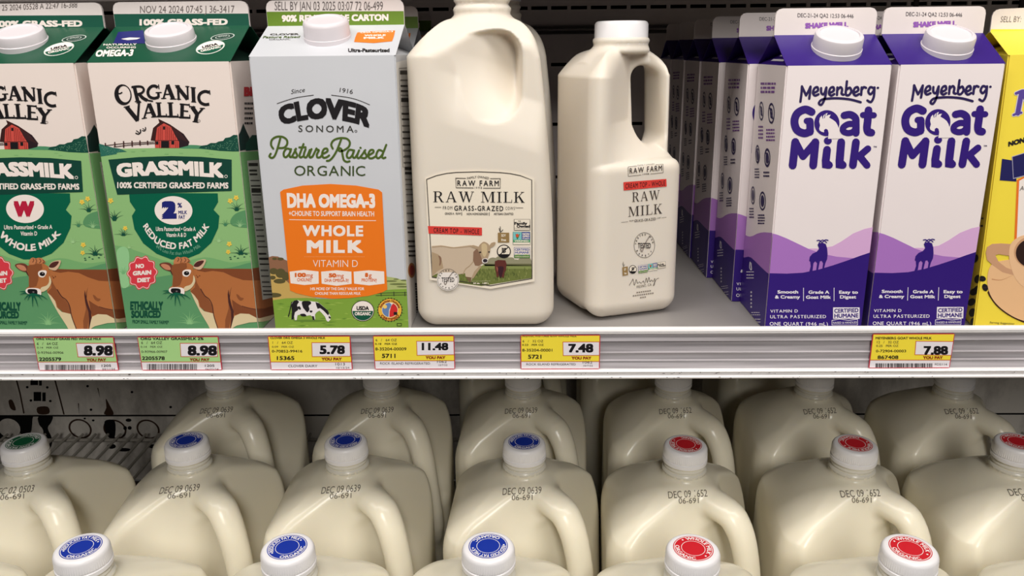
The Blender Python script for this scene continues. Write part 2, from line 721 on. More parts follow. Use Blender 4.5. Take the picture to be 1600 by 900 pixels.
# upper back wall: a panel with rows of slots pressed through it
bm = bmesh.new()
slot_z = [0.2595, 0.1855, 0.1045, 0.030]
SP, SW, SH = 0.0268, 0.0218, 0.0046
zc = -0.03
rows = []
for z in sorted(slot_z):
    rows.append((zc, z - SH / 2))
    zc = z + SH / 2
rows.append((zc, 0.40))
for z0, z1 in rows:
    add_box(bm, -1.15, 1.15, WALL_Y, WALL_Y + 0.003, z0, z1)
for z in slot_z:
    k = -1.15
    while k < 1.15:
        add_box(bm, k, k + SP - SW, WALL_Y, WALL_Y + 0.003, z - SH / 2, z + SH / 2)
        k += SP
wall_u = from_bm('wall_back', bm, M_UP)
wall_u['kind'] = 'structure'
bm = bmesh.new()
add_box(bm, -1.15, 1.15, WALL_Y + 0.03, WALL_Y + 0.034, -0.03, 0.40)
o = from_bm('panel_recess', bm, M_BLACK, wall_u)
bm = bmesh.new()
for z in (0.2345, 0.2275):
    add_prism_x(bm, [(WALL_Y, z - 0.0022), (WALL_Y - 0.006, z - 0.0018), (WALL_Y - 0.007, z), (WALL_Y - 0.006, z + 0.0018), (WALL_Y, z + 0.0022)], -1.15, 0.20)
o = from_bm('panel_rib', bm, mat('dark_trim', (60, 54, 52), 0.5), wall_u)
# dark joint strips between wall panels on the far side
bm = bmesh.new()
for x in (0.52, 0.66):
    add_box(bm, x, x + 0.006, WALL_Y - 0.003, WALL_Y, 0.0, 0.40)
o = from_bm('panel_joint', bm, mat('dark_trim', (60, 54, 52), 0.5), wall_u)

# lower back wall: stained panel above a perforated strip
bm = bmesh.new()
add_box(bm, -1.15, 1.15, WALL_Y, WALL_Y + 0.003, -0.3415, -0.03)
wall_l = from_bm('wall_back_lower', bm, M_LOW)
wall_l['kind'] = 'structure'
bm = bmesh.new()
add_box(bm, -1.15, 1.15, WALL_Y + 0.006, WALL_Y + 0.009, -0.46, -0.3395)
o = from_bm('perforated_strip', bm, M_LOW, wall_l)
bm = bmesh.new()
add_box(bm, -1.15, 1.15, WALL_Y + 0.0005, WALL_Y + 0.0058, -0.3445, -0.3412)
o = from_bm('panel_gap', bm, M_BLACK, wall_l)
M_RUST = mat('rusty_stain', (66, 46, 34), 0.8, 0.2, noise=0.3, scale=60)
pr = Ink(wall_l, (0, WALL_Y, 0), (1, 0, 0), (0, 0, 1), (0, 580, 5.625))
pr.rect(268, 62, 335, 122, M_BLACK)
pr.rect(343, 62, 368, 126, M_BLACK)
pr.rect(296, 182, 362, 262, M_BLACK)
pr.rect(372, 186, 402, 264, M_BLACK)
pr.fill([(328, 318), (420, 312), (432, 372), (340, 376)], M_RUST, 1, 3)
for x, y in ((240, 140), (416, 142), (272, 257), (443, 262), (770, 131), (1160, 183), (800, 338), (847, 68), (1500, 315)):
    pr.ellipse(x, y, 12, 11, M_BLACK, 1, 10)
pr.stroke([(140, 58), (178, 200), (210, 366)], 13, M_RUST)
pr.stroke([(478, 58), (530, 250), (562, 376)], 13, M_RUST)
pr.fill([(75, 260), (110, 255), (140, 340), (95, 330)], M_RUST, 1, 3)
pr.fill([(930, 240), (965, 300), (1000, 380), (915, 378), (935, 320)], M_RUST, 1, 3)
pr.stroke([(690, 285), (695, 372)], 9, M_RUST, 1, taper=True)
pr.stroke([(860, 150), (880, 235)], 9, M_RUST, 1, taper=True)
for dx in (-0.016, 0.016):       # a second slotted upright further along, behind the jugs
    pass
pr.build('stain_marking', wall_l)
pr = Ink(wall_l, (0, WALL_Y + 0.006, 0), (1, 0, 0), (0, 0, 1), (0, 580, 5.625))
for x, y in ((705, 505), (1010, 510), (1302, 510)):
    pr.ellipse(x, y, 106, 82, M_RUST, 2, 32, 0.4, 0.84)
pr.fill([(920, 440), (1010, 440), (1005, 590), (940, 560)], M_BLACK, 3, 4)
pr.fill([(-60, 375), (265, 375), (285, 420), (262, 560), (150, 600), (-60, 600)], M_BLACK, 1, 3)
pr.ellipse(82, 500, 100, 82, M_LOW, 3, 30, 0.4)
pr.fill([(340, 395), (460, 390), (450, 450), (420, 500), (460, 600), (440, 680), (390, 670), (380, 520), (345, 470)], M_BLACK, 1, 3)
for x, y, a, b in ((820, 432, 12, 9), (745, 415, 10, 8), (1130, 430, 26, 15), (1100, 500, 16, 18), (1140, 498, 18, 16), (700, 610, 12, 9), (1345, 660, 40, 18), (980, 660, 40, 22), (1090, 690, 60, 16)):
    pr.ellipse(x, y, a, b, M_BLACK, 2, 14)
pr.build('hole_print', wall_l)

# the upper shelf: deck with a price rail along its front edge
shelf = thing('refrigerator_shelf', 'grey metal cooler shelf with a price rail, holding the cartons and two jugs', 'shelf', (0, 0, 0))
bm = bmesh.new()
add_box(bm, -1.15, 1.15, 0.004, 0.575, -0.006, 0.0)
add_box(bm, -1.15, 1.15, 0.560, 0.575, -0.03, -0.006)
from_bm('deck', bm, M_STEEL, shelf)
M_RAILW = mat('white_rail_edge', (246, 243, 242), 0.30, 0.6, noise=0.05, scale=45)


def streaked(name, col, lo):
    m = mat(name, col, 0.28, 0.6)
    nt = m.node_tree
    p = nt.nodes['Principled BSDF']
    tc = nt.nodes.new('ShaderNodeTexCoord')
    mp = nt.nodes.new('ShaderNodeMapping')
    mp.inputs['Scale'].default_value = (5, 60, 260)
    n = nt.nodes.new('ShaderNodeTexNoise')
    n.inputs['Scale'].default_value = 1.6
    n.inputs['Detail'].default_value = 6
    r = nt.nodes.new('ShaderNodeValToRGB')
    r.color_ramp.elements[0].position = 0.30
    r.color_ramp.elements[0].color = rgb(*lo)
    r.color_ramp.elements[1].position = 0.62
    r.color_ramp.elements[1].color = rgb(*col)
    nt.links.new(tc.outputs['Object'], mp.inputs['Vector'])
    nt.links.new(mp.outputs['Vector'], n.inputs['Vector'])
    nt.links.new(n.outputs['Fac'], r.inputs['Fac'])
    nt.links.new(r.outputs['Color'], p.inputs['Base Color'])
    return m


M_CHAN = streaked('ribbed_grey_rail', (186, 181, 184), (150, 145, 148))
bm = bmesh.new()
add_prism_x(bm, [(0.004, 0.0102), (0.0026, 0.0117), (0.0006, 0.0117), (-0.0010, 0.0108), (-0.0014, 0.0094), (-0.0004, 0.0088), (-0.0008, 0.0083), (-0.0008, 0.0076), (-0.0002, 0.0070), (0.004, 0.0068)], -1.15, 1.15)
from_bm('rail_top_lip', bm, M_RAILW, shelf)
bm = bmesh.new()
add_prism_x(bm, [(0.004, 0.0068), (0.0006, 0.0068), (0.0010, 0.0044), (0.0004, 0.0012), (0.0022, 0.0010), (0.0026, -0.0020), (0.0022, -0.0074), (0.0008, -0.0080), (0.0016, -0.0100),
                 (0.0020, -0.0136), (0.0006, -0.0142), (0.0012, -0.0160), (0.0008, -0.0204), (0.004, -0.0204)], -1.15, 1.15)
from_bm('rail_channel', bm, M_CHAN, shelf)
bm = bmesh.new()
add_prism_x(bm, [(0.004, -0.0204), (-0.0028, -0.0204), (-0.0036, -0.0212), (-0.0030, -0.0226), (-0.0016, -0.0234), (-0.0018, -0.0246), (-0.0034, -0.0254), (-0.0034, -0.0264), (-0.0022, -0.0272), (0.004, -0.0272)], -1.15, 1.15)
from_bm('rail_bottom_lip', bm, M_RAILW, shelf)
bm = bmesh.new()
add_box(bm, -1.15, 1.15, 0.004, 0.0052, -0.0272, 0.0102)
from_bm('rail_back', bm, M_STEEL, shelf)
random.seed(5)
pr = Ink(shelf, (0, -0.0036, 0), (1, 0, 0), (0, 0, 1))
M_DIRT = mat('grime_speck', (88, 78, 74), 0.8, 0.2)
for i in range(130):
    x = random.uniform(-0.45, 0.45)
    z = random.choice([-0.0222, -0.0260]) + random.uniform(-0.0007, 0.0007)
    pr.ellipse(x, z, random.uniform(0.0002, 0.0012), random.uniform(0.00012, 0.0003), M_DIRT, 1, 7)
o = pr.build('grime_speck', shelf)
o['kind'] = 'stuff'

# shelf above, just over the top of the view; it shades the back of the upper shelf
top = thing('refrigerator_shelf', 'cooler shelf overhead that shades the rear cartons', 'shelf', (0, 0, 0.296))
bm = bmesh.new()
add_box(bm, -1.15, 1.15, 0.06, 0.575, -0.008, 0.0)
from_bm('deck', bm, M_STEEL, top)
bm = bmesh.new()
add_box(bm, -1.15, 1.15, 0.052, 0.06, -0.02, 0.012)
from_bm('price_rail', bm, M_CHAN, top)

# shelf bracket hung on the back wall behind the quart bottle
br = thing('shelf_bracket', 'small grey bracket with a dark foot hooked on the back wall beside the quart bottle', 'bracket', (0.222, WALL_Y, 0.19))
bm = bmesh.new()
add_box(bm, -0.008, 0.012, -0.030, -0.001, 0.022, 0.040)
bmesh.ops.bevel(bm, geom=bm.edges[:], offset=0.0015, segments=2, affect='EDGES')
from_bm('bracket_arm', bm, mat('pale_grey_bracket', (140, 132, 130), 0.5), br)
bm = bmesh.new()
add_prism_x(bm, [(-0.026, 0.022), (-0.001, 0.022), (-0.001, -0.012), (-0.012, -0.010), (-0.024, 0.006)], -0.016, 0.016)
from_bm('bracket_foot', bm, M_BLACK, br)

# lower rack of round wires
RACK_TILT = 0.042      # the rack falls gently towards the front
rack = thing('wire_rack', 'white wire rack shelf carrying the rows of gallon milk jugs', 'rack', (0, 0, SHELF_Z))
rack.rotation_euler = (RACK_TILT, 0, 0)
M_WIRE = mat('white_coated_wire', (178, 172, 162), 0.4, 0.5, noise=0.15, scale=30)


def tube(bm, a, b, r, seg=8):
    a, b = Vector(a), Vector(b)
    q = (b - a).to_track_quat('Z', 'Y')
    ra, rb = [], []
    for i in range(seg):
        t = 2 * math.pi * i / seg
        off = q @ Vector((r * math.cos(t), r * math.sin(t), 0))
        ra.append(bm.verts.new(a + off))
        rb.append(bm.verts.new(b + off))
    for i in range(seg):
        bm.faces.new((ra[i], ra[(i + 1) % seg], rb[(i + 1) % seg], rb[i]))
    bm.faces.new(ra[::-1])
    bm.faces.new(rb)


bm = bmesh.new()
x = -1.1
while x < 1.1:
    tube(bm, (x, -0.16, -0.002), (x, 0.585, -0.002), 0.002)
    x += 0.020
for y in (-0.155, 0.03, 0.21, 0.40, 0.575):
    tube(bm, (-1.12, y, -0.0068), (1.12, y, -0.0068), 0.0028)
from_bm('wire_lattice', bm, M_WIRE, rack, True)
bm = bmesh.new()
add_box(bm, -1.15, 1.15, -0.20, 0.605, -0.47, -0.462)
o = from_bm('floor', bm, mat('stained_cooler_base', (70, 62, 56), 0.7, 0.3, noise=0.3, scale=12))
o['kind'] = 'structure'
for sx, nm in ((-1, 'wall_left'), (1, 'wall_right')):
    bm = bmesh.new()
    add_box(bm, sx * 1.15 - 0.004, sx * 1.15 + 0.004, -0.20, 0.604, -0.47, 0.40)
    o = from_bm(nm, bm, mat('grey_side_panel', (150, 145, 142), 0.5))
    o['kind'] = 'structure'

# ------------------------------------------------------------------ gallon jugs on the lower rack
M_MILK = mat('milk_in_clear_plastic', (236, 229, 208), 0.27, 0.5, noise=0.03, scale=8, sss=0.25)
M_CAP = mat('white_plastic_cap', (240, 238, 240), 0.35, 0.5)
M_NECK = mat('clear_white_plastic', (222, 218, 206), 0.25, 0.5)
CODE = mat('ink_code', (92, 85, 76), 0.6, 0.2)
WHITE = ink(244, 241, 240)
BLUE, RED, GREEN = ink(24, 52, 160), ink(206, 34, 46), ink(18, 92, 58)

gallon_me = net_mesh('bottle_body', gallon_field, (-0.08, -0.08, -0.004), (0.084, 0.08, 0.263), 0.0022, M_MILK)


def project_on(field, d):
    """Moves a point along d (in the bottle's own space) onto its skin, then h out of it."""
    d = Vector(d).normalized()

    def go(q, h):
        p = q.copy()
        for _ in range(60):
            v = float(field(np.array([p]))[0])
            if abs(v - h * 1.6) < 1e-5:
                break
            p += d * (v - h * 1.6) * 0.9
        return p
    return go


def gallon_cap(parent, col, words_top, words_bottom, turn):
    bm = bmesh.new()
    k = 0.89
    prof = [(0.0205, 0.0), (0.0216, 0.0004), (0.0216, 0.0038), (0.0208, 0.0044), (0.0208, 0.0050), (0.0211, 0.0056), (0.0208, 0.0135), (0.0203, 0.0156), (0.0192, 0.0168), (0.0176, 0.0172)]
    add_lathe(bm, [(r * k, z * k) for r, z in prof], 144, True, 5, 6, 0.0003)
    cap = from_bm('screw_cap', bm, M_CAP, parent, True)
    cap.location = (0, 0, GALLON_H - 0.0115)
    cap.rotation_euler = (0, 0, turn)
    st = Ink(cap, (0, 0, 0.0172 * k), (1, 0, 0), (0, 1, 0))
    st.ellipse(0, 0, 0.0139, 0.0139, col, 1, 56)
    st.ellipse(0, 0, 0.0133, 0.0133, WHITE, 2, 56, 0, 0.965)
    st.ellipse(0, 0, 0.0083, 0.0083, WHITE, 2, 48, 0, 0.955)
    n = len(words_top)
    half = min(80, 7.2 * n)
    st.arc(words_top, 0, 0, 0.0095, 0.0029, 90 + half, 90 - half, WHITE, 2, 0.02)
    m = len(words_bottom)
    half = min(80, 7.6 * m)
    st.arc(words_bottom, 0, 0, 0.0124, 0.0029, 270 - half, 270 + half, WHITE, 2, 0.02, inside=True)
    for a in (90 + 86, 90 - 86):
        st.ellipse(0.0110 * math.cos(math.radians(a)), 0.0110 * math.sin(math.radians(a)), 0.0007, 0.0007, WHITE, 2, 8)
    st.build('cap_sticker', cap, {BLUE: 'blue', RED: 'red', GREEN: 'green'}[col] + ' round sticker with white ring lettering')
    return cap


def gallon(label, loc, col, top_words, bottom_words, dates, turn, rz, group):
    t = thing('milk_jug', label, 'milk jug', loc, rz, group)
    t.rotation_euler = (RACK_TILT, 0, rz)
    mesh_obj('bottle_body', gallon_me, t)
    gallon_cap(t, col, top_words, bottom_words, turn)
    bm = bmesh.new()
    add_lathe(bm, [(0.0150, 0.2355), (0.0176, 0.2358), (0.0190, 0.2372), (0.0194, 0.2388), (0.0188, 0.2402), (0.0174, 0.2412), (0.0182, 0.2430), (0.0176, 0.2446), (0.0150, 0.2450)], 48)
    from_bm('neck_collar', bm, M_NECK, t, True)
    pr = Ink(t, (0, -0.0345, 0.2310), (1, 0, 0), (0, 0.60, 0.80), surf=project_on(gallon_field, (0, 0.80, -0.60)))
    pr.line(dates[0], -0.0172, -0.001, 0.0160, 0.0014, 0.0058, CODE, 1, -0.003)
    pr.line(dates[1], -0.009, -0.0052, 0.0085, -0.0042, 0.0044, CODE, 1, -0.003)
    pr.build('date_print', t)
    return t


D39, D52, D02 = ('DEC 09 0639', '06-691'), ('DEC 09 1652', '06-691'), ('DEC 02 0503', '06-691')
KINDS = {'b': (BLUE, 'REDUCED FAT MILK', 'ORGANIC', D39), 'r': (RED, 'WHOLE MILK', 'ORGANIC', D52), 'g': (GREEN, 'LOW FAT MILK', 'ORGANIC', D02)}
PROTO = {}
R = math.radians
JUGS = [
    # x, y, kind, cap turn, body turn, label, group
    (-0.3194, -0.0620, 'b', R(25), R(4), 'blue-capped gallon milk jug in the front row under the green 8.98 tags', 'front row of gallon jugs'),
    (-0.1714, -0.0618, 'b', R(40), R(2), 'blue-capped gallon milk jug in the front row under the yellow 5.78 tag', 'front row of gallon jugs'),
    (-0.0285, -0.0601, 'b', R(190), R(0), 'blue-capped gallon milk jug in the front row under the gap beside the 11.48 tag', 'front row of gallon jugs'),
    (0.1154, -0.0627, 'r', R(-55), R(0), 'red-capped gallon milk jug in the front row, the one further from the 7.88 tag', 'front row of gallon jugs'),
    (0.2667, -0.0624, 'r', R(-40), R(-2), 'red-capped gallon milk jug in the front row below the yellow 7.88 tag', 'front row of gallon jugs'),
    (-0.4640, -0.064, 'b', R(0), R(2), 'gallon milk jug at the left end of the front row, only its shoulder showing', 'front row of gallon jugs'),
    (0.4150, -0.062, 'r', R(0), R(-2), 'gallon milk jug at the right end of the front row, only its shoulder showing', 'front row of gallon jugs'),
    (-0.4501, 0.0872, 'g', R(165), R(4), 'gallon milk jug with a green cap sticker, the only green one', 'second row of gallon jugs'),
    (-0.3044, 0.0891, 'b', R(160), R(3), 'blue-capped gallon jug in the second row, next to the green-capped jug', 'second row of gallon jugs'),
    (-0.1615, 0.0887, 'b', R(165), R(0), 'blue-capped gallon jug in the second row, middle of its three blue caps', 'second row of gallon jugs'),
    (-0.0028, 0.0860, 'b', R(10), R(-3), 'blue-capped gallon jug in the second row, next to the red caps', 'second row of gallon jugs'),
    (0.1374, 0.0812, 'r', R(140), R(-2), 'red-capped gallon jug in the second row, next to the blue caps', 'second row of gallon jugs'),
    (0.2845, 0.0820, 'r', R(200), R(-4), 'red-capped gallon jug in the second row, middle of its three red caps', 'second row of gallon jugs'),
    (0.4255, 0.0849, 'r', R(-30), R(-2), 'red-capped gallon jug at the right end of the second row, cut by the frame', 'second row of gallon jugs'),
    (-0.3238, 0.2355, 'b', R(10), R(0), 'gallon jug in the third row beside the bare stained wall', 'third row of gallon jugs'),
    (-0.1554, 0.2342, 'b', R(30), R(0), 'gallon jug in the third row, second from the bare stained wall', 'third row of gallon jugs'),
    (-0.0044, 0.2330, 'b', R(50), R(-3), 'gallon jug in the third row, third from the bare stained wall', 'third row of gallon jugs'),
    (0.1533, 0.2318, 'r', R(20), R(-2), 'gallon jug in the third row, fourth from the bare stained wall', 'third row of gallon jugs'),
    (0.3002, 0.2307, 'r', R(70), R(-2), 'gallon jug in the third row, fifth from the bare stained wall', 'third row of gallon jugs'),
    (0.4450, 0.2296, 'r', R(10), R(-5), 'gallon jug in the third row, furthest from the bare stained wall', 'third row of gallon jugs'),
    (-0.0170, 0.410, 'b', R(10), R(0), 'dim gallon jug in the last row, nearest the middle of the rack', 'last row of gallon jugs'),
    (0.1350, 0.410, 'r', R(10), R(0), 'dim gallon jug in the last row, second from the middle of the rack', 'last row of gallon jugs'),
    (0.3050, 0.410, 'r', R(10), R(0), 'dim gallon jug in the last row, furthest along the rack', 'last row of gallon jugs'),
]
for x, y, k, turn, rz, lab, grp in JUGS:
    yb = y + 0.26 * RACK_TILT               # base of the tilted jug (x, y is under its cap)
    loc = (x, yb, SHELF_Z + yb * RACK_TILT + 0.0005)
    if k not in PROTO:
        PROTO[k] = gallon(lab, loc, *KINDS[k], turn, rz, grp)
        o = PROTO[k]
    else:
        o = dup(PROTO[k], loc, rz, lab, grp)
        o.rotation_euler = (RACK_TILT, 0, rz)
    for ch in children(o):
        if ch.name.startswith('screw_cap'):
            ch.rotation_euler = (0, 0, turn)
# ------------------------------------------------------------------ upper shelf: plastic bottles
M_RAW = mat('cream_milk_in_plastic', (228, 219, 205), 0.44, 0.35, noise=0.02, scale=10, sss=0.2)
half_me = net_mesh('bottle_body', half_field, (-0.060, -0.056, -0.004), (0.062, 0.056, 0.262), 0.0018, M_RAW)
quart_me = net_mesh('bottle_body', quart_field, (-0.046, -0.046, -0.004), (0.048, 0.046, 0.220), 0.0015, M_RAW)


def bottle_cap(parent, z, r, h):
    bm = bmesh.new()
    prof = [(r * 0.97, 0), (r * 1.02, 0.0003), (r * 1.02, h * 0.20), (r, h * 0.23), (r * 0.985, h * 0.27), (r * 0.985, h * 0.86), (r * 0.95, h * 0.96), (r * 0.88, h)]
    add_lathe(bm, prof, 144, True, 4, 5, 0.00022)
    c = from_bm('screw_cap', bm, M_CAP, parent, True)
    c.location = (0, 0, z)
    return c


half = thing('milk_jug', 'half-gallon raw milk jug with a printed front label and side handle', 'milk jug', (-0.0325, 0.079, 0.0006), R(0), 'half-gallon raw milk jugs')
mesh_obj('bottle_body', half_me, half)
bottle_cap(half, 0.2455, 0.0208, 0.0165)
half2 = dup(half, (-0.0255, 0.190, 0.0006), R(0), 'half-gallon jug standing behind the labelled raw milk jug, only its edge showing')
quart = thing('milk_jug', 'quart raw milk jug with a white screw cap and open handle', 'milk jug', (0.0728, 0.093, 0.0006), R(21))
mesh_obj('bottle_body', quart_me, quart)
bottle_cap(quart, 0.2085, 0.0205, 0.0172)

# ------------------------------------------------------------------ gable-top cartons
def carton_meshes(w, d, hs, hr, ft, m_body, m_roof, m_fin, m_tuck):
    """Body, gable roof with tucked sides, and the sealed fin along the ridge."""
    bm = bmesh.new()
    vs = add_box(bm, -w / 2, w / 2, -d / 2, d / 2, 0, hs)
    ed = [e for e in bm.edges if abs(e.verts[0].co.z - e.verts[1].co.z) > hs * 0.5]
    bmesh.ops.bevel(bm, geom=ed, offset=0.0010, segments=2, affect='EDGES')
    body = bm
    roof = bmesh.new()
    T = 0.0006
    yf = 0.0009
    for s in (-1, 1):
        prof = [(s * d / 2, hs), (s * yf, hr), (s * yf, hr - T), (s * (d / 2 - T * 1.5), hs)]
        add_prism_x(roof, prof, -w / 2, w / 2)
    for s in (-1, 1):          # side panel folded in under the roof
        a = roof.verts.new((s * w / 2, -d / 2 + 0.001, hs))
        b = roof.verts.new((s * w / 2, d / 2 - 0.001, hs))
        c = roof.verts.new((s * (w / 2 - d * 0.42), 0, hr - 0.002))
        roof.faces.new((a, b, c)).material_index = 1
    fin = bmesh.new()
    r = 0.005
    out = [(-w / 2, hr - 0.001), (w / 2, hr - 0.001), (w / 2, ft - r)]
    out += [(w / 2 - r + r * math.cos(t), ft - r + r * math.sin(t)) for t in (0.5, 1.0)]
    out += [(w / 2 - r, ft), (-w / 2 + r, ft)]
    out += [(-w / 2 + r - r * math.sin(t), ft - r + r * math.cos(t)) for t in (0.5, 1.0)] + [(-w / 2, ft - r)]
    va = [fin.verts.new((x, -0.0011, z)) for x, z in out]
    vb = [fin.verts.new((x, 0.0011, z)) for x, z in out]
    n = len(out)
    for i in range(n):
        fin.faces.new((va[i], va[(i + 1) % n], vb[(i + 1) % n], vb[i]))
    fin.faces.new(va)
    fin.faces.new(vb[::-1])
    return body, roof, fin


def carton(name, label, loc, rz, w, d, hs, hr, ft, m_body, m_roof, m_fin, m_tuck, capx, capr, caph, capt=0.5, group=None, ry=0.0, ribs=False):
    t = thing(name, label, 'milk carton', loc, rz, group, ry)
    b, r, f = carton_meshes(w, d, hs, hr, ft, m_body, m_roof, m_fin, m_tuck)
    from_bm('carton_body', b, m_body, t)
    from_bm('gable_roof', r, [m_roof, m_tuck], t)
    from_bm('top_fin', f, m_fin, t)
    if capr:
        bm = bmesh.new()
        prof = [(capr * 1.03, -0.002), (capr * 1.03, 0.0016), (capr, 0.002), (capr * 0.985, caph * 0.8), (capr * 0.955, caph * 0.93), (capr * 0.89, caph), (capr * 0.80, caph + 0.0002), (capr * 0.78, caph - 0.0006)]
        add_lathe(bm, prof, 96, ribs, 2, 3, 0.0002)
        c = from_bm('screw_cap', bm, mat('frosted_white_cap', (226, 219, 223), 0.4, 0.4), t, True)
        tl = 0.75 * math.atan2(hr - hs, d / 2)
        c.location = (capx, -d / 2 + d / 2 * capt, hs + (hr - hs) * capt)
        c.rotation_euler = (tl, 0, 0)
    t['dims'] = 0
    del t['dims']
    return t


M_PAPER = mat('warm_white_paperboard', (236, 222, 214), 0.45, 0.4, noise=0.02, scale=30, bump=0.08)
M_DKGREEN = mat('dark_green_paperboard', (14, 78, 54), 0.38, 0.5, noise=0.08, scale=30)
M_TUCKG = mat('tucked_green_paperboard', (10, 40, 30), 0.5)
M_SILVER = mat('pale_grey_paperboard', (206, 208, 213), 0.40, 0.5, noise=0.05, scale=18, bump=0.1)
M_SIDE = mat('white_side_paperboard', (232, 228, 222), 0.45)
M_FIN = mat('white_sealed_paperboard', (232, 222, 218), 0.45, 0.4, noise=0.03, scale=40, bump=0.2)
M_GOAT = mat('white_quart_paperboard', (238, 228, 228), 0.42, 0.4, noise=0.02, scale=30, bump=0.06)
M_PURPLE = mat('deep_purple_paperboard', (52, 26, 120), 0.36, 0.5, noise=0.05, scale=30)
M_YEL = mat('yellow_paperboard', (246, 222, 70), 0.42, 0.4, noise=0.02, scale=20)

W1, D1, HS1, HR1, FT1 = 0.1012, 0.1010, 0.2000, 0.2253, 0.2425
grass = carton('milk_carton', 'green and white milk carton with a 2% badge and a brown cow', (-0.2567, 0.0755, 0.0006), 0, W1, D1, HS1, HR1, FT1, M_PAPER, M_DKGREEN, M_FIN, M_TUCKG, -0.0006, 0.0172, 0.0092, 0.56)
omega = carton('milk_carton', 'pale grey milk carton with an orange front panel and a grazing cow', (-0.1417, 0.0765, 0.0006), 0, 0.1025, 0.1025, 0.2030, 0.2246, 0.2425, M_SILVER, M_SILVER, M_FIN, M_SILVER, -0.0020, 0.0164, 0.0130, 0.58, ribs=True)
W2, D2, HS2, HR2, FT2 = 0.0724, 0.0720, 0.1932, 0.2140, 0.2322
goat = carton('milk_carton', 'purple and white goat milk carton at the front of its column, beside the open shelf', (0.2158, 0.0612, 0.0006), 0, W2, D2, HS2, HR2, FT2, M_GOAT, M_PURPLE, M_FIN, M_PURPLE, 0.0035, 0.0168, 0.0112, 0.52)
YR = R(-13.5)
yellow = carton('milk_carton', 'yellow carton with a coffee cup picture at the right end of the shelf', (0.3985, 0.0665, 0.0022), YR, 0.100, 0.100, 0.1985, 0.2150, 0.2305, M_YEL, M_YEL, M_FIN, M_YEL, 0.012, 0.0175, 0.0135, 0.45, ry=R(-1.5))
# ------------------------------------------------------------------ printed artwork: shared bits
BLACK = ink(26, 23, 26)
DARK = ink(58, 54, 52)
CREAM = ink(246, 234, 226)
YOLK = ink(238, 206, 84)


def spaced(pr, s, x0, y0, x1, y1, h, m, L=2, bold=0.0, gap=0.35):
    """Letters set one by one with wide gaps (gap in cap heights) over the run (x0, y0)-(x1, y1)."""
    ws = [glyph_mesh(c, bold)[2] if c != ' ' else 0.35 for c in s]
    tot = sum(ws) + gap * (len(s) - 1)
    p = 0.0
    for c, w in zip(s, ws):
        if c != ' ':
            a, b = p / tot, (p + w) / tot
            pr.line(c, x0 + (x1 - x0) * a, y0 + (y1 - y0) * a, x0 + (x1 - x0) * b, y0 + (y1 - y0) * b, h, m, L, bold)
        p += w + gap


SERIF = {   # thick stems, hairlines and slab serifs in a unit box (width, shapes as polygons)
    'R': (0.88, [[(.10, 0), (.10, 1), (.24, 1), (.24, 0)], [(0, 0), (.34, 0), (.34, .05), (0, .05)], [(0, .95), (.24, .95), (.24, 1), (0, 1)],
                 [(.24, 1), (.50, 1), (.66, .92), (.72, .76), (.66, .60), (.50, .50), (.24, .50), (.24, .55), (.46, .55), (.54, .64), (.56, .76), (.54, .87), (.46, .95), (.24, .95)],
                 [(.38, .52), (.52, .52), (.78, .05), (.88, .05), (.88, 0), (.66, 0)]]),
    'A': (0.92, [[(.40, 1), (.50, 1), (.86, 0), (.70, 0)], [(.40, 1), (.45, .92), (.14, 0), (.08, 0)], [(.20, .32), (.64, .32), (.64, .38), (.20, .38)],
                 [(0, 0), (.24, 0), (.24, .05), (0, .05)], [(.62, 0), (.92, 0), (.92, .05), (.62, .05)]]),
    'W': (1.30, [[(.08, 1), (.24, 1), (.46, .12), (.42, 0), (.38, 0)], [(.38, 0), (.44, 0), (.68, .9), (.66, 1), (.62, 1)], [(.56, 1), (.72, 1), (.94, .12), (.90, 0), (.86, 0)],
                 [(.86, 0), (.92, 0), (1.22, 1), (1.16, 1)], [(0, .95), (.32, .95), (.32, 1), (0, 1)], [(.50, .95), (.78, .95), (.78, 1), (.50, 1)], [(1.04, .95), (1.30, .95), (1.30, 1), (1.04, 1)]]),
    'M': (1.18, [[(.12, 0), (.12, 1), (.17, 1), (.17, 0)], [(.12, 1), (.28, 1), (.60, .14), (.54, 0)], [(.54, 0), (.58, 0), (.94, 1), (.88, 1)], [(.90, 0), (.90, 1), (1.06, 1), (1.06, 0)],
                 [(0, 0), (.29, 0), (.29, .05), (0, .05)], [(.78, 0), (1.18, 0), (1.18, .05), (.78, .05)], [(0, .95), (.2, .95), (.2, 1), (0, 1)], [(.98, .95), (1.18, .95), (1.18, 1), (.98, 1)]]),
    'I': (0.40, [[(.13, 0), (.13, 1), (.27, 1), (.27, 0)], [(0, 0), (.40, 0), (.40, .05), (0, .05)], [(0, .95), (.40, .95), (.40, 1), (0, 1)]]),
    'L': (0.72, [[(.12, 0), (.12, 1), (.26, 1), (.26, 0)], [(0, .95), (.38, .95), (.38, 1), (0, 1)], [(0, 0), (.72, 0), (.72, .05), (0, .05)], [(.67, 0), (.72, 0), (.72, .28), (.68, .28)]]),
    'K': (0.90, [[(.12, 0), (.12, 1), (.26, 1), (.26, 0)], [(0, 0), (.38, 0), (.38, .05), (0, .05)], [(0, .95), (.38, .95), (.38, 1), (0, 1)], [(.26, .38), (.26, .46), (.70, .97), (.77, .97)],
                 [(.38, .54), (.48, .64), (.84, .04), (.66, .04)], [(.58, .95), (.86, .95), (.86, 1), (.58, 1)], [(.60, 0), (.90, 0), (.90, .05), (.60, .05)]]),
}


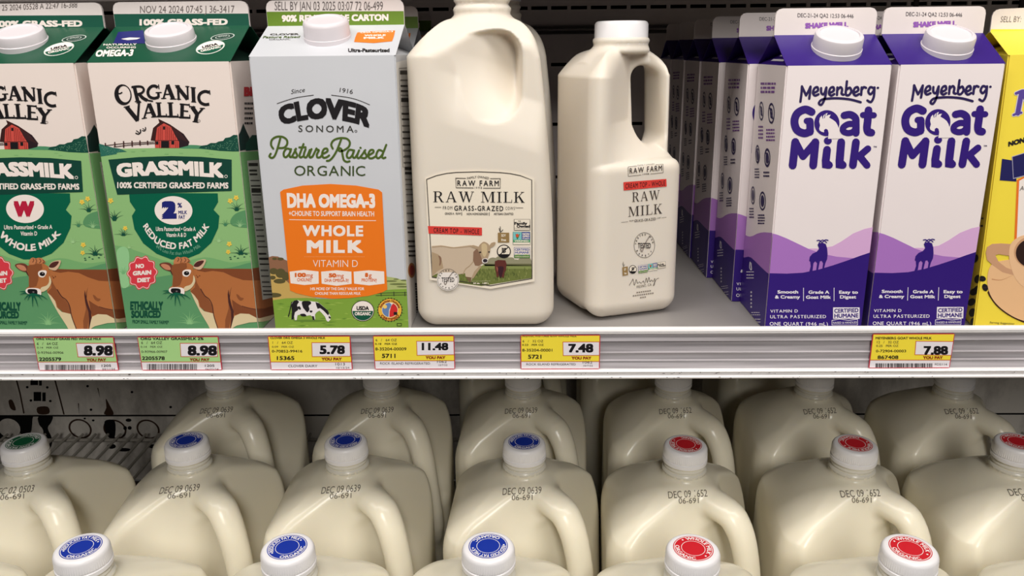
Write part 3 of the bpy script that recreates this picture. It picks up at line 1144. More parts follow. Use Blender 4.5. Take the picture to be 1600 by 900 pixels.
def serif(pr, s, x0, y0, x1, y1, h, m, L=2, gap=0.14):
    ws = [SERIF[c][0] if c != ' ' else 0.30 for c in s]
    tot = sum(ws) + gap * (len(s) - 1)
    p = 0.0
    for c, w in zip(s, ws):
        if c != ' ':
            for poly in SERIF[c][1]:
                pr.fill([(x0 + (x1 - x0) * (p + x) / tot, y0 + (y1 - y0) * (p + x) / tot - h * y) for x, y in poly], m, L)
        p += w + gap


def tuft(pr, cx, cy, size, n, m, L=2, w=None, spread=75):
    for i in range(n):
        a = math.radians(-spread + 2 * spread * i / (n - 1))
        l = size * (0.75 + 0.25 * math.cos(i * 2.4))
        ex, ey = cx + l * math.sin(a), cy - l * math.cos(a) * (0.9 if abs(a) < 1 else 0.6)
        pr.stroke([(cx + 0.1 * size * math.sin(a), cy), (cx + l * 0.5 * math.sin(a) * 0.8, cy - l * 0.6 * math.cos(a)), (ex, ey)], w or size * 0.09, m, L, 3, taper=True, caps=False)


def flower(pr, x, y, r, L=3):
    for k in range(5):
        a = k * 1.257 + 0.3
        pr.ellipse(x + r * 0.6 * math.cos(a), y + r * 0.6 * math.sin(a), r * 0.55, r * 0.4, YOLK, L, 8, a)
    pr.ellipse(x, y, r * 0.3, r * 0.3, ink(226, 170, 60), L + 1, 8)


def scribble(pr, x0, y0, x1, y1, rows, m, L=2, wfrac=0.55, seed=1):
    """Lines of print too small to read, set as short dashes."""
    rnd = random.Random(seed)
    dy = (y1 - y0) / rows
    for r in range(rows):
        y = y0 + dy * (r + 0.5)
        x = x0
        while x < x1 - 0.04 * (x1 - x0):
            l = (x1 - x0) * rnd.uniform(0.10, 0.26)
            pr.rect(x, y - dy * wfrac / 2, min(x + l, x1), y + dy * wfrac / 2, m, L)
            x += l + (x1 - x0) * 0.05


def organic_seal(pr, cx, cy, rx, ry, L=2, rot=0.0, ring=BLACK, words=True):
    pr.ellipse(cx, cy, rx, ry, ring, L, 40, rot)
    pr.ellipse(cx, cy, rx * 0.94, ry * 0.94, CREAM, L + 1, 40, rot)
    c, s = math.cos(rot), math.sin(rot)
    half_ = [(cx + 0.90 * (rx * math.cos(a) * c - ry * math.sin(a) * s), cy + 0.90 * (rx * math.cos(a) * s + ry * math.sin(a) * c)) for a in (math.pi * i / 20 for i in range(21))]
    pr.fill(half_, ink(14, 84, 62), L + 2)
    if words:
        def P(x, y):
            return (cx + x * rx * c - y * ry * s, cy + x * rx * s + y * ry * c)
        pr.text('USDA', [P(-.54, -.08), P(.54, -.08)], [P(-.54, -.46), P(.54, -.46)], BLACK, L + 3, 0.045)
        pr.text('ORGANIC', [P(-.70, .42), P(.70, .42)], [P(-.70, .10), P(.70, .10)], CREAM, L + 3, 0.035)


def face(owner, w, d, hs, K):
    return Ink(owner, (0, -d / 2, 0), (1, 0, 0), (0, 0, 1), K, (-w / 2 + 0.0002, w / 2 - 0.0002, 0.0, hs - 0.0002))


def side_right(owner, w, d, hs, K):
    return Ink(owner, (w / 2, 0, 0), (0, 1, 0), (0, 0, 1), K, (-d / 2 + 0.0002, d / 2 - 0.0002, 0.0, hs - 0.0002))


def side_left(owner, w, d, hs, K):
    return Ink(owner, (-w / 2, 0, 0), (0, -1, 0), (0, 0, 1), K, (-d / 2 + 0.0002, d / 2 - 0.0002, 0.0, hs - 0.0002))


def roof(owner, w, d, hs, hr, K):
    return Ink(owner, (0, -d / 2, hs), (1, 0, 0), (0, d / 2 - 0.0009, hr - hs), K)


def fin(owner, w, hr, ft, K):
    return Ink(owner, (0, -0.0011, 0), (1, 0, 0), (0, 0, 1), K, (-w / 2 + 0.0002, w / 2 - 0.0002, hr - 0.0005, ft - 0.0002))


# ------------------------------------------------------------------ green and white cow cartons
C1, C2, Z1, Z2, Z8 = (0, 0, 3.461), (0, 240, 3.214), (230, 390, 7.2), (140, 120, 6.154), (160, 290, 5.0)
LG, MG, DG, BG = ink(144, 190, 124), ink(94, 152, 104), ink(16, 66, 54), ink(0, 96, 70)
TEAL, PINE = ink(44, 108, 92), ink(20, 74, 60)
RUST, REDB = ink(60, 30, 28), ink(206, 80, 70)

pr = face(grass, W1, D1, HS1, Z2)
pr.fill([(-20, 765), (120, 742), (300, 692), (640, 684), (900, 665), (1080, 690), (1460, 722), (1640, 722), (1760, 2700), (-20, 2700)], LG, 1)
pr.K = Z8
pr.fill([(-60, 520), (120, 470), (300, 520), (560, 600), (800, 560), (1000, 600), (1300, 640), (1400, 1250), (-60, 1250)], ink(122, 176, 114), 2, 5)
pr.fill([(-60, 760), (160, 800), (330, 740), (520, 700), (800, 680), (1000, 640), (1300, 640), (1400, 1250), (-60, 1250)], MG, 3, 5)  # greens deepen downwards: printed hills plus shading put into the ink colours
pr.fill([(1000, 275), (1040, 220), (1130, 190), (1240, 195), (1240, 322), (1110, 328), (1020, 312)], ink(92, 148, 100), 3, 4)
pr.fill([(112, 520), (150, 478), (195, 490), (212, 560), (200, 700), (210, 780), (150, 790), (128, 640)], ink(150, 204, 146), 3, 4)
pr.K = Z2
pr.fill([(860, 686), (930, 657), (1080, 662), (1240, 706), (1050, 692)], ink(80, 144, 104), 2, 3)
pr.fill([(20, 640), (85, 640), (140, 655), (230, 682), (290, 690), (362, 720), (270, 728), (255, 745), (180, 756), (90, 770), (20, 775)], TEAL, 2)
rnd = random.Random(3)
for i in range(90):
    x, y = rnd.uniform(90, 330), rnd.uniform(655, 755)
    if y > 640 + (x - 85) * 0.27 + 6 and y < 772 - (x - 90) * 0.16:
        pr.ellipse(x, y, 3.2, 2.2, ink(120, 170, 144), 3, 6)
pr.fill([(1050, 686), (1075, 662), (1130, 655), (1165, 636), (1215, 636), (1240, 622), (1285, 615), (1305, 588), (1350, 580), (1385, 558), (1430, 560), (1470, 580), (1520, 600), (1520, 716), (1380, 718), (1250, 712), (1110, 694)], PINE, 2)
for i in range(150):
    x, y = rnd.uniform(1080, 1450), rnd.uniform(565, 705)
    if y > 690 - (x - 1050) * 0.33 + 8 and y < 692 + (x - 1080) * 0.06:
        pr.ellipse(x, y, 3.0, 2.6, ink(120, 172, 140), 3, 6)
for pts in ([(150, 662), (330, 641), (620, 626)], [(235, 674), (420, 652), (625, 640)]):
    pr.stroke(pts, 7, RUST, 3, 4)
for x, a, b in ((152, 636, 664), (243, 626, 674), (328, 617, 682), (409, 615, 672), (485, 611, 661), (558, 613, 655)):
    pr.stroke([(x, a), (x + 2, b)], 12, RUST, 3, caps=False)
for pts, w in (([(446, 542), (470, 550), (490, 535), (490, 508)], 12), ([(452, 518), (474, 534)], 9), ([(510, 516), (528, 520), (540, 505), (538, 486)], 10), ([(512, 496), (530, 508)], 7)):
    pr.stroke(pts, w, BLACK, 2, 3)
for x, y in ((420, 720), (520, 712), (740, 742), (880, 735), (1170, 745), (1130, 722)):
    pr.ellipse(x, y, 22, 5, ink(130, 180, 116), 2, 10)
# barn
pr.fill([(660, 402), (775, 458), (905, 548), (962, 628), (862, 684), (632, 684), (626, 615), (588, 612), (612, 492), (672, 440)], RUST, 2)
pr.fill([(800, 492), (905, 552), (958, 630), (948, 662), (864, 683), (858, 622)], ink(42, 28, 34), 3)
for k in range(9):
    pr.stroke([(770 + 12 * k, 468 + 8 * k), (850 + 12 * k, 590 + 8 * k * 0.6)], 2.5, ink(80, 46, 44), 4, caps=False)
pr.fill([(715, 446), (785, 482), (822, 560), (862, 626), (862, 684), (632, 684), (634, 614), (650, 490)], REDB, 4)
for x, a in ((662, 490), (680, 475), (698, 462), (735, 468), (752, 478), (770, 486), (788, 510), (806, 545), (824, 575)):
    pr.stroke([(x, a), (x, 606)], 4.5, ink(120, 34, 32), 5, caps=False)
pr.stroke([(632, 612), (860, 612)], 5, RUST, 5)
pr.rect(690, 616, 766, 682, BLACK, 6)
pr.rect(636, 620, 664, 650, BLACK, 6)
pr.rect(788, 616, 816, 650, BLACK, 6)
pr.rect(708, 476, 728, 506, BLACK, 6)
for x in (772, 830, 846, 676):
    pr.stroke([(x, 620), (x, 682)], 4, ink(120, 34, 32), 5, caps=False)
pr.build('barn_print', grass)

pr = face(grass, W1, D1, HS1, Z2)
def ring(cx, cy, rx, ry, ix, iy, irx, iry, rot):
    c, s = math.cos(rot), math.sin(rot)
    n = 36
    out = [(cx + rx * math.cos(a) * c - ry * math.sin(a) * s, cy + rx * math.cos(a) * s + ry * math.sin(a) * c) for a in (2 * math.pi * k / n for k in range(n))]
    inn = [(ix + irx * math.cos(a) * c - iry * math.sin(a) * s, iy + irx * math.cos(a) * s + iry * math.sin(a) * c) for a in (2 * math.pi * k / n for k in range(n))]
    pr._tris(out + inn, [t for k in range(n) for t in ((k, (k + 1) % n, n + (k + 1) % n), (k, n + (k + 1) % n, n + k))], BLACK, 2)


ring(322, 172, 82, 101, 336, 166, 56, 80, -0.22)
pr.stroke([(262, 105), (264, 140), (286, 162), (312, 150)], 12, BLACK, 3, 4, taper=False)
# thick stems, thin hairlines and small flared feet: (points, width, smoothing)
for pts, w, sm in (
        ([(432, 100), (448, 170), (464, 234)], 34, 0), ([(412, 98), (470, 92), (508, 100), (522, 128), (500, 156), (452, 168)], 22, 4), ([(476, 164), (515, 205), (556, 226)], 32, 4), ([(550, 224), (604, 234)], 16, 0), ([(440, 238), (486, 234)], 11, 0),
        ([(656, 104), (630, 88), (596, 92), (568, 122), (562, 160), (580, 192), (620, 206), (664, 196)], 28, 5), ([(664, 76), (668, 114)], 10, 0), ([(664, 200), (662, 152)], 24, 0), ([(640, 152), (690, 150)], 11, 0),
        ([(746, 82), (712, 206)], 17, 0), ([(750, 76), (804, 212)], 38, 0), ([(728, 168), (786, 168)], 13, 0), ([(692, 208), (734, 206)], 10, 0), ([(778, 213), (830, 214)], 10, 0),
        ([(850, 92), (858, 214)], 22, 0), ([(838, 86), (942, 216)], 36, 0), ([(942, 94), (946, 212)], 17, 0), ([(825, 83), (864, 86)], 10, 0), ([(924, 92), (956, 94)], 10, 0), ([(842, 214), (876, 216)], 10, 0),
        ([(996, 104), (1002, 240)], 35, 0), ([(974, 102), (1018, 105)], 10, 0), ([(982, 240), (1022, 242)], 10, 0),
        ([(1152, 150), (1110, 140), (1066, 160), (1050, 200), (1066, 244), (1108, 266), (1152, 262)], 29, 5), ([(1154, 132), (1158, 168)], 10, 0),
        ([(356, 288), (464, 420)], 42, 0), ([(476, 250), (464, 416)], 22, 0), ([(332, 292), (384, 280)], 10, 0), ([(454, 250), (494, 243)], 10, 0),
        ([(566, 262), (526, 396)], 17, 0), ([(572, 258), (626, 385)], 38, 0), ([(544, 348), (606, 342)], 13, 0), ([(506, 401), (548, 394)], 10, 0), ([(596, 387), (656, 384)], 10, 0),
        ([(663, 254), (674, 380)], 32, 0), ([(656, 380), (740, 380)], 19, 0), ([(738, 358), (745, 386)], 10, 0), ([(640, 250), (688, 250)], 10, 0),
        ([(776, 252), (784, 382)], 34, 0), ([(756, 382), (850, 383)], 19, 0), ([(848, 360), (854, 389)], 10, 0), ([(752, 250), (802, 250)], 10, 0),
        ([(892, 264), (888, 390)], 34, 0), ([(874, 262), (958, 270)], 15, 0), ([(958, 262), (963, 292)], 10, 0), ([(896, 326), (944, 331)], 14, 0), ([(868, 389), (962, 394)], 19, 0), ([(964, 368), (966, 399)], 10, 0),
        ([(986, 288), (1036, 362)], 40, 0), ([(1086, 308), (1036, 366)], 20, 0), ([(1036, 356), (1018, 430)], 36, 0), ([(962, 285), (1014, 288)], 10, 0), ([(1064, 303), (1106, 303)], 10, 0), ([(994, 430), (1042, 437)], 10, 0)):
    pr.stroke(pts, w, BLACK, 2, sm, caps=w < 24)
pr.ellipse(1053, 424, 13, 13, BLACK, 2, 16, 0, 0.75)
pr.build('brand_lettering', grass)

pr = face(grass, W1, D1, HS1, C2)
pr.fill([(545, 30), (700, 17), (860, 12), (1010, 16), (1164, 30), (1165, 187), (590, 206)], DG, 5)
pr.text('GRASSMILK', [(590, 118), (860, 108), (1125, 122)], [(583, 50), (855, 36), (1124, 46)], CREAM, 6, 0.055)
pr.ellipse(1136, 114, 8, 8, CREAM, 6, 14, 0, 0.7)
pr.line('100% CERTIFIED GRASS-FED FARMS', 590, 173, 1148, 175, 30, CREAM, 6, 0.035)
pr.line('ETHICALLY', 655, 785, 820, 786, 44, ink(12, 76, 56), 5, 0.055)
pr.line('SOURCED', 660, 825, 808, 824, 37, ink(12, 76, 56), 5, 0.055)
pr.line('FROM SMALL FAMILY FARMS*', 666, 852, 848, 856, 18, ink(12, 76, 56), 5, 0.02)
pr.K = Z8
sc = []
for i in range(120):
    a = 2 * math.pi * i / 120
    r = 108 + 8 * math.cos(10 * a + 0.6)
    sc.append((313 + r * math.cos(a), 680 + 1.12 * r * math.sin(a)))
pr.fill([(313 + (x - 313) * 1.06, 680 + (y - 680) * 1.06) for x, y in sc], ink(220, 62, 74), 4)
pr.fill([(313 + (x - 313) * 1.0, 680 + (y - 680) * 1.0) for x, y in sc], CREAM, 5)
pr.fill([(313 + (x - 313) * 0.96, 680 + (y - 680) * 0.96) for x, y in sc], ink(220, 62, 74), 6)
pr.line('NO', 262, 645, 328, 642, 32, CREAM, 7, 0.055)
pr.line('GRAIN', 240, 702, 384, 693, 34, CREAM, 7, 0.055)
pr.line('DIET', 275, 756, 376, 750, 34, CREAM, 7, 0.055)
pr.build('banner_lettering', grass)

pr = face(grass, W1, D1, HS1, Z8)
T_ = ink(18, 78, 60)
tuft(pr, 95, 275, 100, 11, T_, 4, 7, 55)
flower(pr, 66, 117, 20, 5)
tuft(pr, 165, 392, 78, 9, T_, 4, 6)
flower(pr, 180, 332, 17, 5)
tuft(pr, 1050, 198, 88, 11, T_, 4, 6, 65)
flower(pr, 1000, 119, 19, 5)
flower(pr, 1046, 94, 19, 5)
tuft(pr, 1082, 540, 96, 11, T_, 4, 8)
flower(pr, 992, 455, 19, 5)
flower(pr, 984, 517, 17, 5)
tuft(pr, 962, 315, 62, 9, ink(70, 132, 94), 4, 5, 60)
tuft(pr, 1075, 322, 70, 9, ink(150, 196, 140), 4, 5, 60)
tuft(pr, 912, 442, 62, 9, ink(164, 208, 146), 4, 5, 65)
tuft(pr, 210, 490, 44, 7, ink(164, 208, 146), 4, 5, 80)
tuft(pr, 165, 690, 70, 9, ink(120, 182, 124), 4, 5, 60)
for x, y in ((1000, 560), (1035, 552), (1060, 566), (1110, 556), (1160, 552), (1125, 535), (1004, 574)):
    pr.ellipse(x, y, 13 if y < 540 else 9, 4, T_, 4, 8)
pr.K = Z1
tuft(pr, 480, 838, 170, 17, ink(140, 194, 134), 4, 8, 80)
pr.build('grass_print', grass)


def cow(pr, K):
    pr.K = K
    B1, B2, B3, CR = ink(182, 112, 64), ink(130, 72, 42), ink(142, 82, 48), ink(222, 204, 164)
    LN, IN = ink(74, 38, 36), ink(92, 46, 40)
    pr.fill([(520, 220), (600, 206), (760, 212), (1180, 215), (1420, 190), (1420, 790), (1240, 800), (1100, 806), (1000, 850), (945, 905), (940, 1100), (800, 1100), (790, 880), (740, 740), (600, 650), (540, 560), (490, 470), (480, 300)], B1, 6)
    pr.fill([(600, 206), (760, 212), (1180, 215), (1420, 190), (1420, 345), (1180, 345), (1080, 340), (960, 300), (860, 252), (740, 236), (650, 250), (560, 232)], B2, 7)
    pr.fill([(488, 470), (540, 420), (546, 320), (562, 370), (600, 440), (640, 510), (700, 570), (738, 640), (746, 716), (650, 692), (600, 640), (580, 570), (530, 512)], B3, 7)
    pr.fill([(492, 474), (530, 508), (575, 570), (590, 640), (640, 690), (746, 716), (765, 800), (798, 890), (802, 1100), (760, 1000), (690, 850), (600, 700), (540, 580)], CR, 8)
    pr.fill([(915, 560), (948, 690), (945, 770), (922, 880), (928, 1100), (876, 1100), (880, 790), (918, 660)], B3, 7)
    pr.fill([(955, 560), (1010, 600), (1080, 640), (1240, 668), (1420, 640), (1420, 750), (1240, 770), (1150, 722), (1050, 716), (985, 736), (972, 690)], B2, 7)
    pr.stroke([(1070, 632), (1150, 655), (1240, 668), (1330, 655), (1420, 630)], 6, LN, 8, 4)
    pr.fill([(985, 745), (1050, 716), (1150, 722), (1240, 770), (1420, 752), (1420, 800), (1150, 818), (1010, 852), (945, 890), (950, 830)], CR, 8)
    pr.fill([(1005, 500), (1030, 508), (1055, 535), (1090, 545), (1062, 570), (1025, 552)], B3, 8, 3)
    pr.fill([(955, 408), (938, 470), (932, 540), (948, 610), (975, 690), (976, 760), (945, 880), (925, 1000), (938, 870), (948, 770), (945, 690), (915, 590), (908, 500), (918, 445), (926, 520), (934, 470)], LN, 9)
    pr.stroke([(605, 440), (650, 515), (700, 555), (735, 625), (752, 740), (796, 880)], 9, LN, 9, 4, taper=False)
    for x, y, r in ((570, 305, 10), (592, 292, 8), (556, 288, 6)):
        pr.ellipse(x, y, r, r, B2, 8, 8)
    # head
    pr.fill([(300, 160), (340, 130), (460, 138), (520, 180), (528, 290), (542, 350), (505, 415), (430, 470), (400, 505), (270, 482), (250, 430), (286, 405), (292, 300), (272, 235)], B1, 9)
    pr.fill([(285, 172), (360, 148), (445, 150), (452, 200), (404, 240), (398, 330), (372, 400), (300, 420), (288, 400), (296, 300), (276, 225)], B3, 10)
    pr.fill([(524, 285), (545, 350), (510, 420), (450, 462), (412, 455), (428, 415), (490, 392), (518, 350)], CR, 10, 3)
    pr.fill([(400, 248), (430, 224), (490, 224), (494, 256), (460, 300), (410, 292)], CREAM, 11, 3)
    pr.ellipse(447, 263, 31, 24, BLACK, 12, 18)
    pr.ellipse(452, 254, 5, 4, CREAM, 13, 8)
    pr.fill([(248, 445), (285, 422), (380, 424), (418, 446), (420, 500), (380, 508), (265, 482)], CREAM, 11, 3)
    pr.fill([(272, 442), (300, 432), (376, 442), (370, 505), (305, 492), (272, 472)], BLACK, 12, 3)
    pr.ellipse(336, 466, 12, 8, ink(120, 110, 112), 13, 10)
    pr.fill([(302, 155), (312, 105), (345, 78), (385, 88), (410, 80), (455, 88), (490, 130), (455, 142), (420, 150), (395, 138), (360, 156)], ink(196, 126, 82), 11, 3)
    for pts in ([(345, 130), (360, 105), (350, 90)], [(380, 140), (392, 112), (380, 95)], [(420, 140), (440, 115), (425, 92)], [(460, 138), (478, 125), (462, 105)]):
        pr.stroke(pts, 6, LN, 12, 3)
    pr.fill([(140, 165), (180, 144), (250, 146), (288, 182), (278, 240), (220, 232), (170, 205)], ink(112, 60, 46), 8, 3)
    pr.fill([(158, 168), (195, 158), (250, 178), (268, 222), (220, 224), (178, 198)], ink(204, 134, 102), 9, 3)
    pr.fill([(522, 190), (560, 130), (662, 108), (640, 180), (600, 222), (550, 214)], ink(218, 182, 150), 11, 3)
    pr.fill([(526, 182), (565, 134), (640, 120), (622, 160), (575, 192)], ink(84, 42, 38), 12, 3)
    pr.fill([(258, 235), (275, 235), (294, 290), (278, 275)], LN, 10)
    for e in ((175, 463), (178, 496), (228, 552), (266, 562), (318, 632), (378, 632), (430, 558), (492, 552)):
        pr.stroke([(325, 490), ((325 + e[0]) / 2 + (e[0] - 325) * 0.08, (490 + e[1]) / 2 - 14), e], 24, ink(10, 90, 66), 13 if e[1] > 540 else 10, 4, caps=False, taper=True)


pr = face(grass, W1, D1, HS1, Z1)
cow(pr, Z1)
pr.build('cow_illustration', grass)

# side panel: field, trees, nutrition table and the flank of the cow
pr = side_right(grass, W1, D1, HS1, Z2)
pr.fill([(1400, 725), (1600, 715), (1800, 715), (1900, 2700), (1500, 2700)], ink(120, 176, 112), 1)
pr.fill([(1430, 560), (1450, 520), (1475, 446), (1500, 510), (1535, 585), (1520, 640), (1500, 700), (1440, 714)], ink(14, 46, 42), 2)
pr.fill([(1500, 640), (1560, 560), (1640, 560), (1640, 700), (1500, 712)], PINE, 2)
pr.line('BI', 1482, 188, 1562, 185, 90, ink(190, 40, 48), 2, 0.06)
scribble(pr, 1488, 232, 1572, 470, 5, BLACK, 2, 0.42, 7)
pr.K = Z1
pr.fill([(1150, 215), (1260, 200), (1420, 160), (1480, 160), (1480, 770), (1240, 800), (1150, 800)], ink(172, 104, 60), 3)
pr.fill([(1150, 215), (1260, 200), (1420, 160), (1480, 160), (1480, 300), (1260, 345), (1150, 345)], ink(130, 72, 42), 4)
pr.fill([(1150, 660), (1300, 665), (1480, 610), (1480, 720), (1300, 770), (1150, 760)], ink(130, 72, 42), 4)
pr.fill([(1150, 760), (1260, 772), (1480, 715), (1480, 770), (1300, 810), (1150, 820)], ink(222, 204, 164), 5)
pr.build('side_print', grass)
pr = side_right(grass, W1, D1, HS1, C2)
pr.fill([(1238, 36), (1300, 30), (1370, 722), (1316, 735)], ink(206, 204, 194), 6)
NP = [(1242, 42), (1300, 36)]
for y, hh in ((55, 16), (85, 9), (104, 9), (135, 5), (162, 7), (185, 22), (207, 5), (243, 8), (268, 8), (294, 8), (328, 8), (358, 8), (384, 8), (414, 8), (440, 8), (468, 6), (503, 9), (528, 11), (555, 7), (586, 8), (615, 8), (645, 8), (668, 5), (690, 6), (708, 6)):
    dx = (y - 36) * 0.113
    pr.rect(1243 + dx, y - hh / 2, 1290 + dx - (8 if hh in (8, 9) else 0), y + hh / 2, DARK if hh != 8 else ink(110, 108, 104), 7)
pr.build('nutrition_panel', grass)

pr = roof(grass, W1, D1, HS1, HR1, C1)
pr.fill([(640, 174), (775, 164), (785, 236), (700, 236), (612, 236)], ink(36, 38, 112), 1)
pr.fill([(655, 212), (700, 204), (760, 206), (740, 214), (690, 218)], CREAM, 2)
pr.line('NATURALLY', 560, 248, 740, 246, 10, CREAM, 2, 0.02)
pr.line('OCCURRING', 576, 264, 735, 262, 10, CREAM, 2, 0.02)
pr.line('OMEGA-3', 514, 308, 716, 304, 36, CREAM, 2, 0.045, 10)
organic_seal(pr, 1138, 258, 80, 34, 2, -0.22, ink(205, 215, 205))
pr.ellipse(1204, 201, 66, 17, ink(200, 208, 200), 2, 30, -0.15)
pr.ellipse(1204, 201, 60, 14.5, ink(24, 60, 48), 3, 30, -0.15)
pr.ellipse(1204, 201, 40, 9.5, ink(200, 208, 200), 4, 24, -0.15, 0.9)
pr.line('OTCO', 1182, 204, 1228, 198, 7, ink(200, 208, 200), 4, 0.02)
pr.build('roof_print', grass)
pr = fin(grass, W1, HR1, FT1, C1)
pr.fill([(600, 76), (1400, 73), (1400, 175), (600, 175)], ink(26, 86, 68), 1)
pr.line('100% GRASS-FED', 755, 138, 1232, 135, 34, CREAM, 2, 0.05)
pr.build('fin_print', grass)
pr = fin(grass, W1, HR1, FT1, C1)
pr.line('NOV 24 2024 07:45 J 36-3417', 758, 70, 1268, 68, 38, ink(112, 103, 100), 2, -0.003)
pr.build('date_print', grass)

BADGE = [(210, 62), (560, 58), (902, 60), (905, 128), (870, 188), (915, 236), (906, 330), (852, 446), (760, 530), (650, 574), (540, 576), (425, 532), (320, 450), (252, 340), (232, 236), (260, 190), (216, 126)]
pr = face(grass, W1, D1, HS1, Z8)
pr.fill(BADGE, BG, 4)
pr.ellipse(557, 193, 148, 111, CREAM, 5, 40, 0.05)
NAVY = ink(32, 38, 116)
pr.line('2', 464, 260, 582, 258, 138, NAVY, 6, 0.085)
pr.line('%', 588, 172, 624, 172, 38, NAVY, 6, 0.03)
pr.line('MILK', 595, 223, 663, 222, 28, NAVY, 6, 0.03)
pr.line('FAT', 598, 260, 648, 260, 28, NAVY, 6, 0.03)
pr.line('Ultra Pasteurized • Grade A', 420, 354, 730, 354, 32, CREAM, 6, 0.02)
pr.line('Vitamin A & D', 500, 400, 656, 400, 32, CREAM, 6, 0.02)
pr.text('REDUCED FAT MILK', [(318, 318), (360, 390), (425, 455), (500, 488), (580, 496), (660, 486), (730, 448), (795, 385), (838, 318)],
        [(352, 290), (392, 355), (445, 408), (510, 436), (580, 446), (648, 436), (705, 405), (760, 350), (800, 288)], CREAM, 6, 0.03)
pr.text('44% Less Fat than Whole Milk', [(415, 482), (500, 527), (590, 541), (680, 527), (772, 478)], [(430, 457), (506, 500), (590, 514), (674, 500), (756, 455)], ink(120, 176, 146), 6, 0.0)
pr.build('badge_print', grass)

whole = dup(grass, (-0.3662, 0.0755, 0.0006), 0, 'green and white milk carton with a red W badge and brown cow', None, ('badge_print', 'date_print'))
pr = face(whole, W1, D1, HS1, C2)
dx = -742
pr.fill([(C2[2] * (160 + x / 5.0) + dx, (290 + y / 5.0 - 240) * C2[2]) for x, y in BADGE], BG, 4)
pr.ellipse(127, 277, 95, 71, CREAM, 5, 40, 0.05)
pr.line('W', 70, 318, 174, 318, 80, ink(186, 32, 62), 6, 0.075)
pr.line('Ultra Pasteurized • Grade A', 22, 380, 264, 378, 21, CREAM, 6, 0.02)
pr.line('Vitamin D', 105, 411, 188, 411, 21, CREAM, 6, 0.02)
pr.text('WHOLE MILK', [(-8, 408), (40, 455), (90, 480), (150, 489), (210, 478), (262, 448), (310, 402)], [(18, 386), (58, 425), (100, 446), (150, 454), (200, 445), (245, 420), (286, 384)], CREAM, 6, 0.035)
pr.build('badge_print', whole)
pr = fin(whole, W1, HR1, FT1, C1)
pr.line('DEC 25 2024 05528 A 22:47 16-388', -60, 60, 418, 40, 30, ink(112, 103, 100), 2, -0.003)
pr.build('date_print', whole)
# ------------------------------------------------------------------ pale grey carton with the orange panel
C3, C4, Z4, Z5 = (370, 0, 3.46), (370, 240, 3.213), (410, 200, 7.619), (425, 430, 7.273)
WO, DO, HO, RO, TO = 0.1025, 0.1025, 0.2030, 0.2246, 0.2425
OLIVE, ORANGE, FIELD = ink(76, 98, 36), ink(242, 124, 30), ink(128, 164, 62)

pr = face(omega, WO, DO, HO, C3)
pr.text('Since', [(293, 508), (367, 496)], [(293, 484), (367, 472)], DARK, 2, 0.0, 4)
pr.text('1916', [(555, 497), (626, 508)], [(555, 474), (626, 484)], DARK, 2, 0.0, 4)
pr.stroke([(218, 560), (270, 542), (330, 526), (415, 514)], 3.5, DARK, 2, 4)
pr.stroke([(512, 514), (600, 526), (660, 542), (718, 566)], 3.5, DARK, 2, 4)
pr.text('CLOVER', [(240, 678), (330, 656), (420, 644), (520, 646), (620, 662), (716, 692)], [(216, 582), (310, 552), (420, 533), (520, 532), (630, 552), (732, 592)], BLACK, 2, 0.055)
spaced(pr, 'SONOMA', 333, 713, 632, 716, 36, ink(62, 62, 56), 2, 0.008, 0.42)
pr.ellipse(644, 709, 7, 7, DARK, 2, 14, 0, 0.6)
pr.K = Z4
for pts in (
        [(215, 118), (190, 210), (165, 290), (140, 340), (110, 355), (84, 336), (100, 305)], [(130, 245), (104, 200), (115, 140), (170, 104), (240, 105), (290, 140), (295, 190), (260, 232), (195, 238)],
        [(330, 252), (288, 245), (256, 290), (258, 335), (285, 345), (325, 300), (342, 250)], [(342, 250), (322, 310), (330, 343), (350, 343)],
        [(350, 343), (385, 280), (400, 245)], [(388, 258), (400, 290), (416, 325), (398, 350), (365, 345)],
        [(490, 190), (465, 260), (442, 325), (455, 350), (482, 338)], [(440, 230), (515, 228)],
        [(515, 250), (495, 310), (500, 345), (530, 340), (565, 260)], [(585, 250), (560, 320), (570, 350), (598, 338)],
        [(598, 338), (622, 290), (645, 242)], [(640, 256), (672, 264), (650, 312), (655, 348), (690, 345), (715, 310)],
        [(715, 310), (772, 278), (770, 246), (735, 250), (712, 300), (725, 350), (765, 347), (795, 326)],
        [(940, 130), (910, 210), (880, 280), (840, 345), (800, 384), (768, 390)], [(838, 245), (820, 195), (850, 145), (920, 120), (1000, 125), (1040, 165), (1030, 220), (980, 260), (930, 275), (906, 260), (922, 240), (944, 258), (955, 320), (970, 380), (1005, 402), (1038, 395)],
        [(1080, 264), (1035, 260), (1008, 305), (1010, 345), (1040, 355), (1075, 315), (1092, 265)], [(1092, 265), (1074, 322), (1085, 352), (1106, 350)],
        [(1106, 350), (1132, 310), (1152, 265)], [(1152, 265), (1128, 330), (1140, 358), (1162, 350)], [(1167, 234), (1170, 236)],
        [(1162, 350), (1200, 300), (1225, 262)], [(1214, 272), (1226, 300), (1242, 335), (1220, 358), (1180, 352)],
        [(1265, 325), (1320, 290), (1318, 262), (1285, 265), (1262, 310), (1272, 355), (1310, 358), (1350, 335)],
        [(1425, 272), (1385, 262), (1358, 310), (1362, 350), (1390, 355), (1430, 310), (1475, 200)], [(1440, 290), (1425, 340), (1440, 358), (1465, 350)]):
    pr.stroke(pts, 25, OLIVE, 2, 5)
spaced(pr, 'ORGANIC', 380, 566, 1225, 570, 118, ink(62, 78, 40), 2, 0.004, 0.17)
pr.build('brand_lettering', omega)

